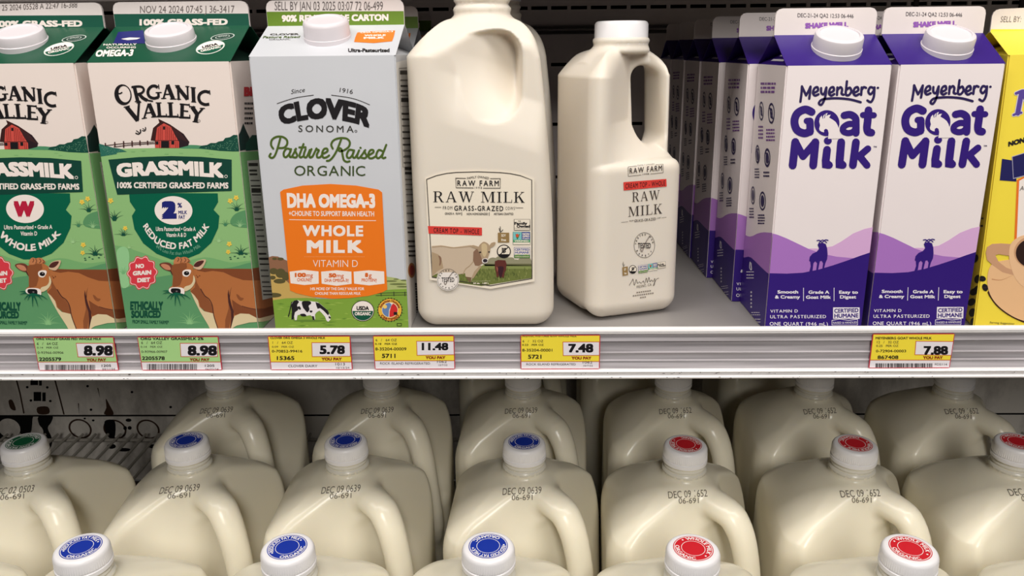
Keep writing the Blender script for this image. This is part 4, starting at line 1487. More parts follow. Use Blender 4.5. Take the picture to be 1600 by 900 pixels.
pr = face(omega, WO, DO, HO, C4)
pr.fill([(100, 520), (160, 520), (178, 514), (205, 516), (250, 536), (300, 560), (300, 740), (150, 740)], ink(146, 104, 78), 1)
pr.fill([(140, 610), (200, 600), (250, 640), (300, 680), (380, 715), (400, 745), (150, 745)], ink(200, 168, 96), 2, 3)
for x, y, a, b in ((185, 590, 22, 16), (220, 600, 26, 24), (245, 615, 20, 22), (180, 622, 16, 10), (215, 640, 30, 12), (190, 527, 12, 6), (220, 528, 16, 7), (185, 710, 40, 12)):
    pr.ellipse(x, y, a, b, ink(92, 84, 50), 3, 14)
pr.fill([(700, 600), (760, 618), (800, 624), (830, 634), (862, 640), (920, 640), (920, 740), (700, 740)], ink(176, 186, 120), 1)
for x, y, a, b in ((775, 640, 30, 4), (810, 655, 44, 5), (835, 668, 34, 4), (800, 630, 14, 3), (840, 636, 18, 4)):
    pr.ellipse(x, y, a, b, ink(110, 120, 70), 2, 12)
pr.fill([(150, 740), (250, 726), (350, 724), (480, 730), (620, 720), (700, 690), (780, 682), (920, 676), (980, 1100), (150, 1100)], FIELD, 3)
rnd = random.Random(8)
for i in range(46):
    x, y = rnd.uniform(190, 850), rnd.uniform(735, 868)
    l = rnd.uniform(20, 70)
    pr.fill([(x, y), (x + l * 0.5, y - 4), (x + l, y + rnd.uniform(-4, 4)), (x + l * 0.5, y + 3)], ink(104, 142, 52) if i % 2 else ink(150, 182, 78), 4)
pr.K = Z5
F_ = ink(64, 76, 46)
pr.stroke([(1180, 208), (1300, 200), (1535, 196)], 7, F_, 5, 3, caps=False)
pr.stroke([(1180, 230), (1300, 226), (1535, 222)], 7, F_, 5, 3, caps=False)
for x in (1240, 1385, 1510):
    pr.stroke([(x, 186), (x + 2, 236)], 11, F_, 5, caps=False)
pr.rect(1420, 543, 1474, 578, BLACK, 5)
pr.rect(1427, 550, 1467, 571, FIELD, 6)
pr.build('landscape_print', omega)

pr = face(omega, WO, DO, HO, Z5)
WH, BK = ink(236, 230, 230), ink(30, 27, 32)
pr.stroke([(228, 305), (212, 370), (198, 430), (188, 466)], 12, BK, 6, 4)
pr.fill([(225, 320), (250, 288), (290, 280), (330, 294), (430, 292), (520, 304), (560, 332), (600, 368), (636, 398), (648, 430), (668, 470), (664, 505), (640, 528), (620, 512), (604, 470), (570, 430), (540, 400), (508, 420), (490, 445), (492, 500), (470, 512), (458, 470), (440, 452), (380, 462), (322, 448), (292, 452), (282, 508), (262, 510), (256, 470), (240, 506), (222, 498), (230, 420)], WH, 6)
pr.fill([(222, 330), (250, 288), (288, 280), (310, 300), (286, 336), (300, 392), (262, 420), (246, 505), (222, 498), (228, 420)], BK, 7)
pr.fill([(345, 297), (432, 294), (446, 322), (418, 346), (428, 386), (404, 420), (372, 388), (352, 360)], BK, 7, 3)
pr.fill([(496, 303), (540, 318), (600, 368), (636, 398), (650, 434), (640, 456), (616, 430), (585, 398), (548, 372), (520, 380), (506, 344)], BK, 7)
pr.fill([(322, 440), (372, 436), (392, 462), (340, 464)], BK, 7, 3)
pr.fill([(430, 400), (462, 402), (452, 422), (434, 418)], BK, 7, 3)
pr.fill([(455, 462), (478, 464), (488, 506), (466, 510)], BK, 7)
pr.fill([(646, 458), (670, 476), (664, 492), (646, 486)], BK, 7)
pr.fill([(286, 368), (320, 392), (330, 376), (312, 350)], BK, 7, 3)
pr.ellipse(430, 516, 190, 12, ink(100, 136, 54), 5, 24)
pr.build('cow_illustration', omega)

pr = face(omega, WO, DO, HO, C4)
pr.fill([(218, 192), (235, 180), (330, 160), (470, 152), (600, 160), (712, 180), (730, 194), (738, 360), (756, 682), (730, 696), (660, 714), (560, 725), (480, 728), (380, 718), (300, 700), (268, 686), (254, 540), (236, 360)], ORANGE, 6)
pr.text('DHA OMEGA-3', [(255, 272), (475, 271), (696, 273)], [(251, 197), (475, 203), (694, 201)], CREAM, 7, 0.05)
pr.line('+CHOLINE TO SUPPORT BRAIN HEALTH', 262, 312, 690, 315, 25, CREAM, 7, 0.02)
pr.stroke([(265, 331), (480, 335), (698, 336)], 3, CREAM, 7)
spaced(pr, 'WHOLE', 332, 413, 635, 415, 54, CREAM, 7, 0.04, 0.12)
spaced(pr, 'MILK', 352, 498, 634, 498, 64, CREAM, 7, 0.05, 0.16)
for i in range(42):
    pr.ellipse(341 + i * 7.3, 517, 1.6, 1.6, ink(255, 190, 130), 7, 6)
pr.line('VITAMIN D', 383, 568, 608, 568, 34, CREAM, 7, -0.01)
for a in ([(266, 592), (338, 583), (411, 591), (412, 652), (340, 659), (271, 650)], [(424, 592), (500, 585), (576, 592), (577, 653), (502, 663), (427, 652)], [(587, 592), (662, 585), (740, 591), (742, 652), (665, 661), (590, 652)]):
    pr.fill(a, CREAM, 7)
OR2 = ink(222, 104, 36)
pr.line('100', 292, 619, 348, 619, 21, OR2, 8, 0.06)
pr.line('mg', 350, 619, 383, 619, 20, OR2, 8, 0.01)
pr.line('CHOLINE†', 304, 640, 377, 640, 16, OR2, 8, 0.02)
pr.line('50', 462, 621, 500, 621, 21, OR2, 8, 0.06)
pr.line('mg', 502, 621, 538, 621, 20, OR2, 8, 0.01)
pr.line('DHA OMEGA-3†', 442, 643, 563, 643, 16, OR2, 8, 0.02)
pr.line('8', 644, 619, 660, 619, 21, OR2, 8, 0.06)
pr.line('g', 662, 619, 678, 619, 20, OR2, 8, 0.01)
pr.line('PROTEIN†', 627, 642, 704, 642, 16, OR2, 8, 0.02)
pr.line('14% MORE OF THE DAILY VALUE FOR', 370, 685, 640, 685, 14, CREAM, 7, 0.02)
pr.line('CHOLINE THAN REGULAR MILK', 393, 708, 622, 708, 14, CREAM, 7, 0.02)
pr.build('orange_panel', omega)

pr = face(omega, WO, DO, HO, Z5)
organic_seal(pr, 1033, 404, 130, 119, 6)
pr.build('organic_seal', omega)
pr = face(omega, WO, DO, HO, Z5)
cx, cy = 1341, 392
sc = [(cx + (140 + 6 * math.cos(26 * a)) * math.cos(a), cy + 0.95 * (140 + 6 * math.cos(26 * a)) * math.sin(a)) for a in (2 * math.pi * i / 208 for i in range(208))]
pr.fill(sc, ink(52, 40, 34), 6)
pr.ellipse(cx, cy, 132, 125, ink(236, 184, 62), 7, 40)
pr.ellipse(cx, cy, 92, 86, ink(236, 226, 210), 8, 36)
pr.fill([(cx + 87 * math.cos(a), cy + 81 * math.sin(a)) for a in (math.radians(100 + i * 8) for i in range(22))] + [(cx + 20, cy - 60), (cx - 10, cy)], ink(104, 132, 180), 9)
pr.fill([(cx + 87 * math.cos(a), cy + 81 * math.sin(a)) for a in (math.radians(-66 + i * 8) for i in range(21))] + [(cx - 4, cy + 20), (cx + 12, cy - 40)], ink(208, 44, 44), 9)
pr.ellipse(1285, 355, 24, 22, ink(244, 206, 110), 10, 16)
pr.rect(1384, 415, 1425, 448, BLACK, 10)
pr.arc('American Humane', cx, cy, 97, 30, 168, 12, ink(140, 40, 32), 9, 0.03, 0.95)
pr.arc('CERTIFIED', cx, cy, 128, 30, 212, 328, ink(140, 40, 32), 9, 0.04, 0.95, True)
pr.build('seal_print', omega)

pr = roof(omega, WO, DO, HO, RO, C3)
pr.line('CLOVER', 180, 192, 336, 190, 9, DARK, 2, 0.03)
pr.line('Pasture Raised', 140, 208, 338, 206, 12, OLIVE, 2, 0.02, 6)
pr.line('ORGANIC', 175, 219, 290, 217, 7, DARK, 2, 0.0)
pr.fill([(652, 177), (740, 170), (856, 166), (850, 196), (840, 224), (740, 234), (634, 228), (642, 200)], ORANGE, 2)
pr.line('DHA OMEGA-3', 670, 181, 845, 175, 7, CREAM, 3, 0.03)
pr.line('WHOLE', 690, 198, 805, 196, 9, CREAM, 3, 0.05)
pr.line('MILK', 686, 212, 798, 210, 10, CREAM, 3, 0.06)
pr.line('Ultra-Pasteurized', 602, 283, 826, 283, 20, BLACK, 2, 0.04)
pr.build('roof_print', omega)
pr = fin(omega, WO, RO, TO, C3)
pr.fill([(100, 64), (930, 60), (930, 147), (100, 150)], ink(104, 136, 42), 1)
pr.line('90% RENEWABLE CARTON', 243, 118, 820, 112, 36, CREAM, 2, 0.05)
pr.line('SELL BY JAN 03 2025 03:07 72 06-499', 205, 55, 790, 55, 46, ink(96, 88, 86), 2, -0.003)
pr.build('fin_print', omega)

pr = side_right(omega, WO, DO, HO, C3)
pr.fill([(850, 340), (1000, 300), (1060, 1800), (900, 1800)], ink(232, 229, 224), 1)
pr.fill([(874, 368), (936, 364), (955, 900), (896, 905)], ink(120, 116, 112), 2)
pr.fill([(876, 372), (934, 368), (953, 898), (898, 903)], ink(226, 222, 216), 3)
for y, hh in ((392, 22), (434, 8), (465, 10), (492, 10), (515, 5), (540, 22), (575, 3), (615, 10), (645, 9), (680, 8), (714, 9), (748, 9), (782, 9), (815, 8), (848, 8), (880, 8)):
    dx = (y - 368) * 0.04
    pr.rect(879 + dx, y - hh / 2, 930 + dx, y + hh / 2, DARK if hh > 8 else ink(120, 116, 112), 4)
pr.K = C4
for y, hh in ((12, 8), (45, 7), (75, 14), (98, 12), (130, 6), (155, 6), (180, 6), (205, 6), (240, 6), (262, 6), (300, 8), (345, 9), (372, 9), (395, 9), (440, 10), (465, 9), (490, 9), (512, 9)):
    dx = y * 0.045
    pr.rect(838 + dx, y - hh / 2, 876 + dx, y + hh / 2, DARK if hh > 8 else ink(130, 126, 122), 4)
pr.ellipse(876, 586, 18, 38, ink(170, 110, 60), 4, 20)
pr.ellipse(876, 586, 12, 26, ink(140, 36, 34), 5, 20)
for i in range(16):
    pr.rect(893 + i * 0.6, 650 + i * 13, 913 + i * 0.6, 650 + i * 13 + (7 if i % 3 else 10), BLACK, 4)
pr.build('nutrition_panel', omega)
omega2 = dup(omega, (-0.1447, 0.1810, 0.0006), 0, 'pale grey carton standing directly behind the orange-panelled one, only its top fin showing')
omega3 = dup(omega, (-0.1450, 0.2860, 0.0006), 0, 'third pale grey carton back, behind the other two, only a fin corner showing')

# ------------------------------------------------------------------ purple and white quart cartons
C7, C8, Z3 = (1030, 0, 2.807), (1030, 240, 2.807), (1225, 120, 5.806)
PUR, INKP = ink(50, 24, 120), ink(40, 28, 82)
LAV, MIDP = ink(218, 174, 218), ink(172, 118, 196)
pr = face(goat, W2, D2, HS2, C8)
pr.fill([(600, 430), (660, 416), (700, 416), (760, 406), (800, 384), (850, 350), (900, 330), (940, 322), (1000, 318), (1000, 620), (600, 620)], LAV, 1)
pr.fill([(380, 350), (450, 342), (480, 345), (520, 356), (560, 372), (610, 396), (660, 420), (720, 440), (780, 452), (850, 458), (920, 452), (1000, 440), (1000, 640), (380, 640)], MIDP, 2)
pr.fill([(380, 528), (470, 524), (560, 526), (630, 522), (700, 508), (760, 490), (820, 470), (880, 448), (940, 428), (1000, 410), (1000, 1100), (380, 1100)], PUR, 3)
pr.fill([(697, 398), (706, 392), (716, 390), (730, 396), (736, 415), (738, 440), (736, 462), (728, 480), (722, 505), (715, 506), (718, 480), (712, 470), (704, 472), (700, 490), (696, 511), (688, 511), (692, 480), (684, 472), (676, 480), (672, 512), (664, 518), (658, 516), (664, 494), (662, 474), (657, 470), (660, 452), (672, 438), (690, 430), (700, 418)], PUR, 4)
pr.stroke([(712, 388), (702, 380), (692, 381)], 4.5, PUR, 4, 3)
pr.stroke([(716, 388), (728, 378), (740, 380)], 4.5, PUR, 4, 3)
pr.stroke([(700, 392), (716, 378), (734, 390)], 4, PUR, 4, 3)
pr.fill([(694, 398), (704, 390), (708, 408), (698, 410)], PUR, 4)
pr.build('hill_print', goat)

pr = face(goat, W2, D2, HS2, Z3)
for pts in (
        [(148, 226), (158, 150), (162, 86)], [(162, 86), (182, 130), (200, 168)], [(200, 168), (222, 128), (240, 88)], [(240, 88), (236, 140), (228, 198)],
        [(266, 148), (306, 126), (302, 94), (276, 104), (262, 145), (280, 170), (312, 158)],
        [(336, 102), (338, 146), (362, 156), (382, 100)], [(384, 96), (378, 160), (360, 220), (336, 254), (316, 238), (345, 206), (420, 196), (500, 195), (600, 205), (695, 230)],
        [(410, 148), (450, 126), (446, 94), (420, 104), (407, 148), (428, 170), (455, 156)],
        [(484, 96), (480, 164)], [(482, 122), (510, 94), (526, 112), (522, 152), (540, 162)],
        [(570, 40), (564, 100), (560, 158), (586, 166), (610, 132), (596, 98), (566, 118)],
        [(632, 146), (672, 124), (666, 93), (640, 105), (629, 148), (650, 170), (680, 156)],
        [(704, 96), (699, 164)], [(702, 122), (722, 94), (744, 100)],
        [(812, 102), (782, 94), (764, 132), (784, 158), (812, 126), (818, 100)], [(820, 96), (814, 180), (788, 228), (756, 214)], [(850, 100), (852, 100)]):
    pr.stroke(pts, 22, INKP, 2, 4)
pr.stroke([(250, 318), (190, 296), (120, 332), (94, 405), (118, 482), (184, 512), (236, 494)], 72, PUR, 2, 6)
pr.stroke([(236, 500), (236, 455), (234, 402)], 68, PUR, 2)
pr.stroke([(234, 400), (206, 400)], 58, PUR, 2)
pr.ellipse(388, 420, 114, 118, PUR, 2, 48)
pr.fill([(318, 470), (326, 440), (318, 405), (324, 372), (342, 350), (350, 374), (356, 352), (372, 336), (394, 328), (382, 358), (400, 346), (422, 344), (408, 370), (440, 388), (468, 410), (486, 440), (498, 480), (512, 560), (398, 562), (404, 510), (396, 480), (378, 470), (362, 482), (362, 504), (340, 498), (322, 486)], ink(240, 230, 230), 3)
pr.stroke([(344, 352), (352, 376)], 6, PUR, 4)
pr.stroke([(374, 338), (366, 372)], 6, PUR, 4)
pr.stroke([(545, 350), (600, 342), (646, 372), (652, 430), (652, 510)], 66, PUR, 2, 5)
pr.stroke([(648, 430), (585, 428), (538, 458), (538, 494), (580, 510), (622, 500), (650, 472)], 56, PUR, 2, 5)
pr.stroke([(766, 302), (758, 400), (752, 462), (762, 498), (792, 506)], 70, PUR, 2, 5)
pr.stroke([(716, 346), (814, 348)], 56, PUR, 2)
for pts, w in (([(78, 804), (102, 590)], 72), ([(104, 592), (172, 722)], 66), ([(172, 722), (284, 592)], 66), ([(284, 592), (264, 804)], 72),
               ([(390, 660), (378, 760), (384, 796), (408, 800)], 70), ([(518, 592), (504, 760), (510, 796), (532, 800)], 72),
               ([(652, 592), (624, 802)], 70), ([(760, 652), (678, 722)], 62), ([(682, 716), (752, 802)], 64)):
    pr.stroke(pts, w, PUR, 2)
pr.ellipse(397, 580, 36, 34, PUR, 2, 24)
pr.line('TM', 810, 642, 840, 642, 14, INKP, 2, 0.03)
pr.build('brand_lettering', goat)

pr = face(goat, W2, D2, HS2, C8)
WHT = ink(240, 234, 240)
for s, x0, x1, y in (('Smooth', 518, 609, 613), ('& Creamy', 507, 617, 635), ('Grade A', 654, 745, 614), ('Goat Milk', 643, 752, 636), ('Easy to', 788, 871, 614), ('Digest', 792, 863, 635)):
    pr.line(s, x0, y, x1, y, 14, WHT, 5, 0.03)
pr.rect(631, 588, 633.5, 646, WHT, 5)
pr.rect(765, 588, 767.5, 646, WHT, 5)
spaced(pr, 'VITAMIN D', 487, 697, 607, 696, 13, WHT, 5, 0.01, 0.22)
spaced(pr, 'ULTRA PASTEURIZED', 486, 722, 731, 721, 14, WHT, 5, 0.01, 0.22)
spaced(pr, 'ONE QUART (946 mL)', 484, 753, 739, 754, 15, WHT, 5, 0.01, 0.18)
pr.rect(762, 674, 878, 724, WHT, 5)
pr.line('CERTIFIED', 767, 698, 873, 695, 18, PUR, 6, 0.03)
pr.line('HUMANE', 767, 720, 873, 718, 18, PUR, 6, 0.03)
pr.fill([(756, 730), (790, 724), (830, 730), (870, 724), (870, 752), (756, 752)], WHT, 5)
pr.fill([(758, 732), (790, 726), (830, 732), (868, 727), (868, 750), (758, 750)], PUR, 6)
pr.line('RAISED & HANDLED', 762, 746, 866, 744, 9, WHT, 7, 0.0)
pr.build('text_print', goat)

pr = side_left(goat, W2, D2, HS2, C8)
pr.fill([(300, 372), (370, 352), (388, 362), (398, 364), (412, 361), (428, 352), (444, 347), (462, 345), (500, 348), (500, 640), (300, 640)], MIDP, 1)
pr.fill([(300, 430), (374, 456), (392, 452), (404, 456), (420, 470), (436, 486), (452, 502), (474, 522), (500, 540), (500, 1100), (300, 1100)], PUR, 2)
pr.stroke([(400, 476), (398, 500), (406, 510), (404, 480)], 3.5, WHT, 3, 3)
scribble(pr, 384, 512, 416, 552, 3, WHT, 3, 0.3, 4)
scribble(pr, 402, 600, 408, 680, 5, WHT, 3, 0.5, 5)
scribble(pr, 405, 692, 444, 712, 2, WHT, 3, 0.25, 6)
scribble(pr, 415, 720, 446, 745, 2, WHT, 3, 0.25, 8)
for x, y, a, b in ((433, 10, 9, 34), (475, 20, 13, 40), (412, 183, 9, 40), (454, 208, 14, 42)):
    pr.ellipse(x, y, a, b, INKP, 3, 28, 0, 0.80)
    pr.ellipse(x, y, a * 0.55, b * 0.62, INKP, 3, 20)
scribble(pr, 420, 62, 440, 110, 4, INKP, 3, 0.5, 11)
scribble(pr, 458, 75, 484, 106, 2, INKP, 3, 0.5, 12)
scribble(pr, 396, 235, 416, 285, 4, INKP, 3, 0.5, 13)
scribble(pr, 434, 264, 464, 312, 4, INKP, 3, 0.5, 14)
pr.K = C7
scribble(pr, 446, 358, 512, 412, 3, ink(120, 70, 150), 3, 0.55, 15)
for x, y, a, b in ((449, 487, 10, 42), (493, 497, 14, 46), (432, 675, 9, 40), (475, 690, 13, 40)):
    pr.ellipse(x, y, a, b, INKP, 3, 28, 0, 0.80)
    pr.stroke([(x - a * 0.4, y - b * 0.5), (x + a * 0.4, y + b * 0.5)], a * 0.4, INKP, 3)
    pr.ellipse(x, y, a * 0.4, b * 0.5, INKP, 3, 20, 0, 0.55)
scribble(pr, 436, 548, 456, 612, 4, ink(120, 70, 150), 3, 0.5, 16)
scribble(pr, 470, 562, 508, 622, 4, ink(120, 70, 150), 3, 0.5, 17)
pr.build('side_print', goat)

pr = fin(goat, W2, HR2, FT2, C7)
pr.line('DEC-21-24 QA2 12:53 06-446', 607, 75, 852, 79, 17, ink(70, 64, 70), 2, 0.0)
pr.line('SHAKE WELL', 640, 125, 829, 120, 24, ink(150, 92, 182), 2, 0.06)
pr.build('fin_print', goat)
# small white print on the folded-in triangle of the gable
tri_n = 0.42
a_, b_, c_ = Vector((-W2 / 2, -D2 / 2 + 0.001, HS2)), Vector((-W2 / 2, D2 / 2 - 0.001, HS2)), Vector((-W2 / 2 + D2 * tri_n, 0, HR2 - 0.002))
pr = Ink(goat, tuple(a_), (0, -1, 0), tuple(c_ - (a_ + b_) / 2))
for i in range(4):
    w_ = 0.012 + 0.006 * i
    v0 = 0.024 - 0.006 * i
    x_ = -D2 / 2
    pr.rect(x_ - w_ / 2, v0 - 0.0012, x_ + w_ / 2, v0 + 0.0012, WHT, 1)
pr.build('gable_print', goat)

GOATS = [
    (0.2930, 0.0612, 'purple and white goat milk carton at the front of its column, touching the yellow carton'),
    (0.2088, 0.1347, 'goat milk carton second from the front in the column beside the open shelf'),
    (0.2033, 0.2082, 'goat milk carton third from the front in the column beside the open shelf'),
    (0.2018, 0.2817, 'goat milk carton fourth from the front in the column beside the open shelf'),
    (0.2004, 0.3552, 'dim goat milk carton fifth from the front in the column beside the open shelf'),
    (0.1992, 0.4287, 'dim goat milk carton at the back end of the column beside the open shelf'),
    (0.2920, 0.1347, 'goat milk carton hidden behind the one that touches the yellow carton, only fin slivers showing'),
]
goat['group'] = 'quart goat milk cartons'
for x, y, lab in GOATS:
    dup(goat, (x, y, 0.0006), 0, lab, 'quart goat milk cartons')
half['group'] = 'half-gallon raw milk jugs'
for o in (grass, whole, omega, omega2, omega3):
    o['group'] = 'half-gallon milk cartons'

# ------------------------------------------------------------------ yellow carton with the coffee cup
Y1, Y2, Y3 = (1520, 0, 7.5), (1500, 120, 5.0), (1500, 340, 5.0)
pr = face(yellow, 0.1, 0.1, 0.1985, Y2)
NV, VIO = ink(28, 26, 88), ink(86, 66, 152)
pr.stroke([(418, 298), (445, 286), (478, 280)], 30, ink(214, 206, 214), 2)
pr.stroke([(450, 285), (466, 200), (480, 125)], 52, ink(214, 206, 214), 2)
pr.stroke([(438, 130), (480, 112), (520, 108)], 34, ink(214, 206, 214), 2)
pr.stroke([(490, 118), (530, 230), (600, 100)], 52, ink(214, 206, 214), 2)
pr.stroke([(418, 298), (445, 286), (478, 280)], 18, VIO, 3)
pr.stroke([(450, 285), (466, 200), (480, 125)], 38, VIO, 3)
pr.stroke([(438, 130), (480, 112), (520, 108)], 22, VIO, 3)
pr.stroke([(490, 118), (530, 230), (600, 100)], 40, VIO, 3)
pr.text('NON', [(376, 546), (506, 512)], [(372, 508), (502, 470)], BLACK, 2, 0.06, 4)
pr.fill([(328, 640), (405, 652), (440, 800), (440, 818), (310, 808)], NV, 2)
pr.fill([(404, 622), (520, 586), (700, 540), (700, 730), (520, 772), (414, 798)], ink(170, 166, 190), 3)
pr.fill([(410, 626), (520, 592), (700, 546), (700, 724), (520, 764), (418, 790)], NV, 4)
pr.fill([(444, 805), (520, 770), (800, 700), (760, 1600), (410, 1600)], ink(236, 118, 40), 2)
pr.fill([(462, 812), (520, 782), (800, 712), (770, 1600), (428, 1600)], ink(244, 234, 226), 3)
pr.line('A', 464, 890, 496, 884, 34, DARK, 5, 0.0, 8)
pr.K = Y3
BR, CUPC = ink(62, 36, 22), ink(238, 194, 150)
pr.fill([(222, 570), (260, 660), (330, 730), (420, 786), (520, 826), (640, 850), (700, 850), (700, 700), (420, 620)], BR, 5, 4)
pr.fill([(240, 372), (330, 335), (460, 330), (640, 380), (780, 560), (740, 760), (620, 826), (500, 806), (400, 764), (300, 690), (235, 600), (212, 490)], ink(236, 190, 142), 6, 4)
pr.stroke([(250, 480), (320, 486), (410, 450)], 8, ink(200, 144, 100), 7, 4, taper=True)
pr.fill([(200, 272), (212, 228), (250, 204), (320, 200), (410, 206), (420, 300), (400, 300), (300, 284), (274, 292), (300, 344), (360, 390), (420, 412), (420, 448), (330, 424), (250, 366), (210, 330)], ink(206, 158, 122), 7)
pr.fill([(395, 205), (440, 160), (500, 135), (640, 110), (800, 140), (800, 520), (640, 580), (540, 560), (470, 520), (420, 450), (388, 350), (382, 270)], CUPC, 8, 4)
pr.ellipse(570, 270, 150, 128, ink(206, 158, 120), 9, 40)
pr.ellipse(572, 276, 138, 116, ink(46, 26, 22), 10, 40)
pr.text('Serving Suggestion', [(230, 824), (420, 834)], [(232, 810), (422, 820)], DARK, 5, 0.0, 2)
for x, y, r in ((172, 476, 0.2), (195, 545, 1.2)):
    pr.ellipse(x, y, 30, 22, BLACK, 4, 18, r)
    pr.stroke([(x - 16, y + 2), (x + 16, y - 2)], 3, ink(70, 50, 40), 5)
pr.build('coffee_print', yellow)
pr = side_left(yellow, 0.1, 0.1, 0.1985, Y3)
for x, y, r in ((118, 320, 0.4), (140, 480, 0.3), (110, 580, 1.0), (92, 660, 0.8), (98, 742, 0.3), (108, 815, 0.2), (138, 560, 0.8)):
    pr.ellipse(x, y, 26, 34, BLACK, 2, 18, r)
pr.rect(168, 0, 186, 12, DARK, 2)
pr.rect(162, 58, 182, 72, DARK, 2)
pr.build('side_print', yellow)
pr = fin(yellow, 0.1, 0.2150, 0.2305, Y1)
pr.fill([(100, 342), (1400, 342), (1400, 520), (100, 520)], ink(246, 222, 70), 1)
pr.text('SELL BY:', [(322, 258), (560, 256)], [(334, 192), (572, 190)], ink(96, 90, 84), 2, -0.01)
pr.text('De', [(536, 405), (606, 405)], [(544, 368), (614, 368)], BLACK, 2, 0.05)
pr.build('fin_print', yellow)
# ------------------------------------------------------------------ label of the half-gallon jug
C6, Z6, Z7 = (620, 240, 3.215), (665, 340, 7.497), (960, 250, 3.91)
LINE, FILM, RED2 = ink(62, 56, 52), ink(240, 229, 210), ink(220, 66, 58)


def ring_text(pr, cx, cy, r, ratio, h, s, a0, a1, m, inside=False, bold=0.03):
    pr.arc(s, cx, cy, r, h, a0, a1, m, 7, bold, ratio, inside)


def tested_mark(pr, cx, cy, r, ratio, L=6, disc=None):
    if disc:
        pr.ellipse(cx, cy, r * 1.07, r * 1.07 * ratio, disc, L - 1, 48)
    pr.ellipse(cx, cy, r, r * ratio, LINE, L, 48, 0, 0.965)
    n = 'TESTED FOR'
    for i, ch in enumerate(n):
        a = 172 - i * 17.5
        if ch != ' ':
            pr.arc(ch, cx, cy, r * 0.76, r * 0.15, a + 4, a - 4, LINE, L, 0.03, ratio)
    for i, ch in enumerate('SAFETY'):
        a = 212 + i * 22
        pr.arc(ch, cx, cy, r * 0.90, r * 0.15, a - 4, a + 4, LINE, L, 0.03, ratio, True)
    pr.stroke([(cx - r * 0.36, cy + r * 0.30 * ratio), (cx - r * 0.22, cy + r * 0.50 * ratio), (cx + r * 0.05, cy - r * 0.1 * ratio), (cx + r * 0.50, cy - r * 0.72 * ratio)], r * 0.10, ink(150, 140, 132), L, 3)
    pr.text('TESTED', [(cx - r * 0.62, cy + r * 0.24 * ratio), (cx + r * 0.60, cy + r * 0.24 * ratio)], [(cx - r * 0.62, cy - r * 0.18 * ratio), (cx + r * 0.60, cy - r * 0.18 * ratio)], BLACK, L + 1, 0.015)


def wheat_mark(pr, cx, cy, rx, ry, L=6):
    pr.ellipse(cx, cy, rx, ry, BLACK, L, 36)
    pr.ellipse(cx, cy, rx * 0.86, ry * 0.86, FILM, L + 1, 36)
    pr.fill([(cx + 0.86 * rx * math.cos(a), cy + 0.86 * ry * math.sin(a)) for a in (math.radians(28 + i * 12.4) for i in range(11))], BLACK, L + 2)
    pr.stroke([(cx - 0.62 * rx, cy + 0.55 * ry), (cx + 0.62 * rx, cy - 0.62 * ry)], rx * 0.14, BLACK, L + 2, caps=False)
    pr.stroke([(cx, cy + 0.3 * ry), (cx, cy - 0.5 * ry)], rx * 0.08, BLACK, L + 2)
    for k in range(3):
        y = cy + (0.15 - 0.24 * k) * ry
        for s in (-1, 1):
            pr.ellipse(cx + s * 0.17 * rx, y - 0.08 * ry, rx * 0.17, ry * 0.09, BLACK, L + 3, 12, -s * 0.7)


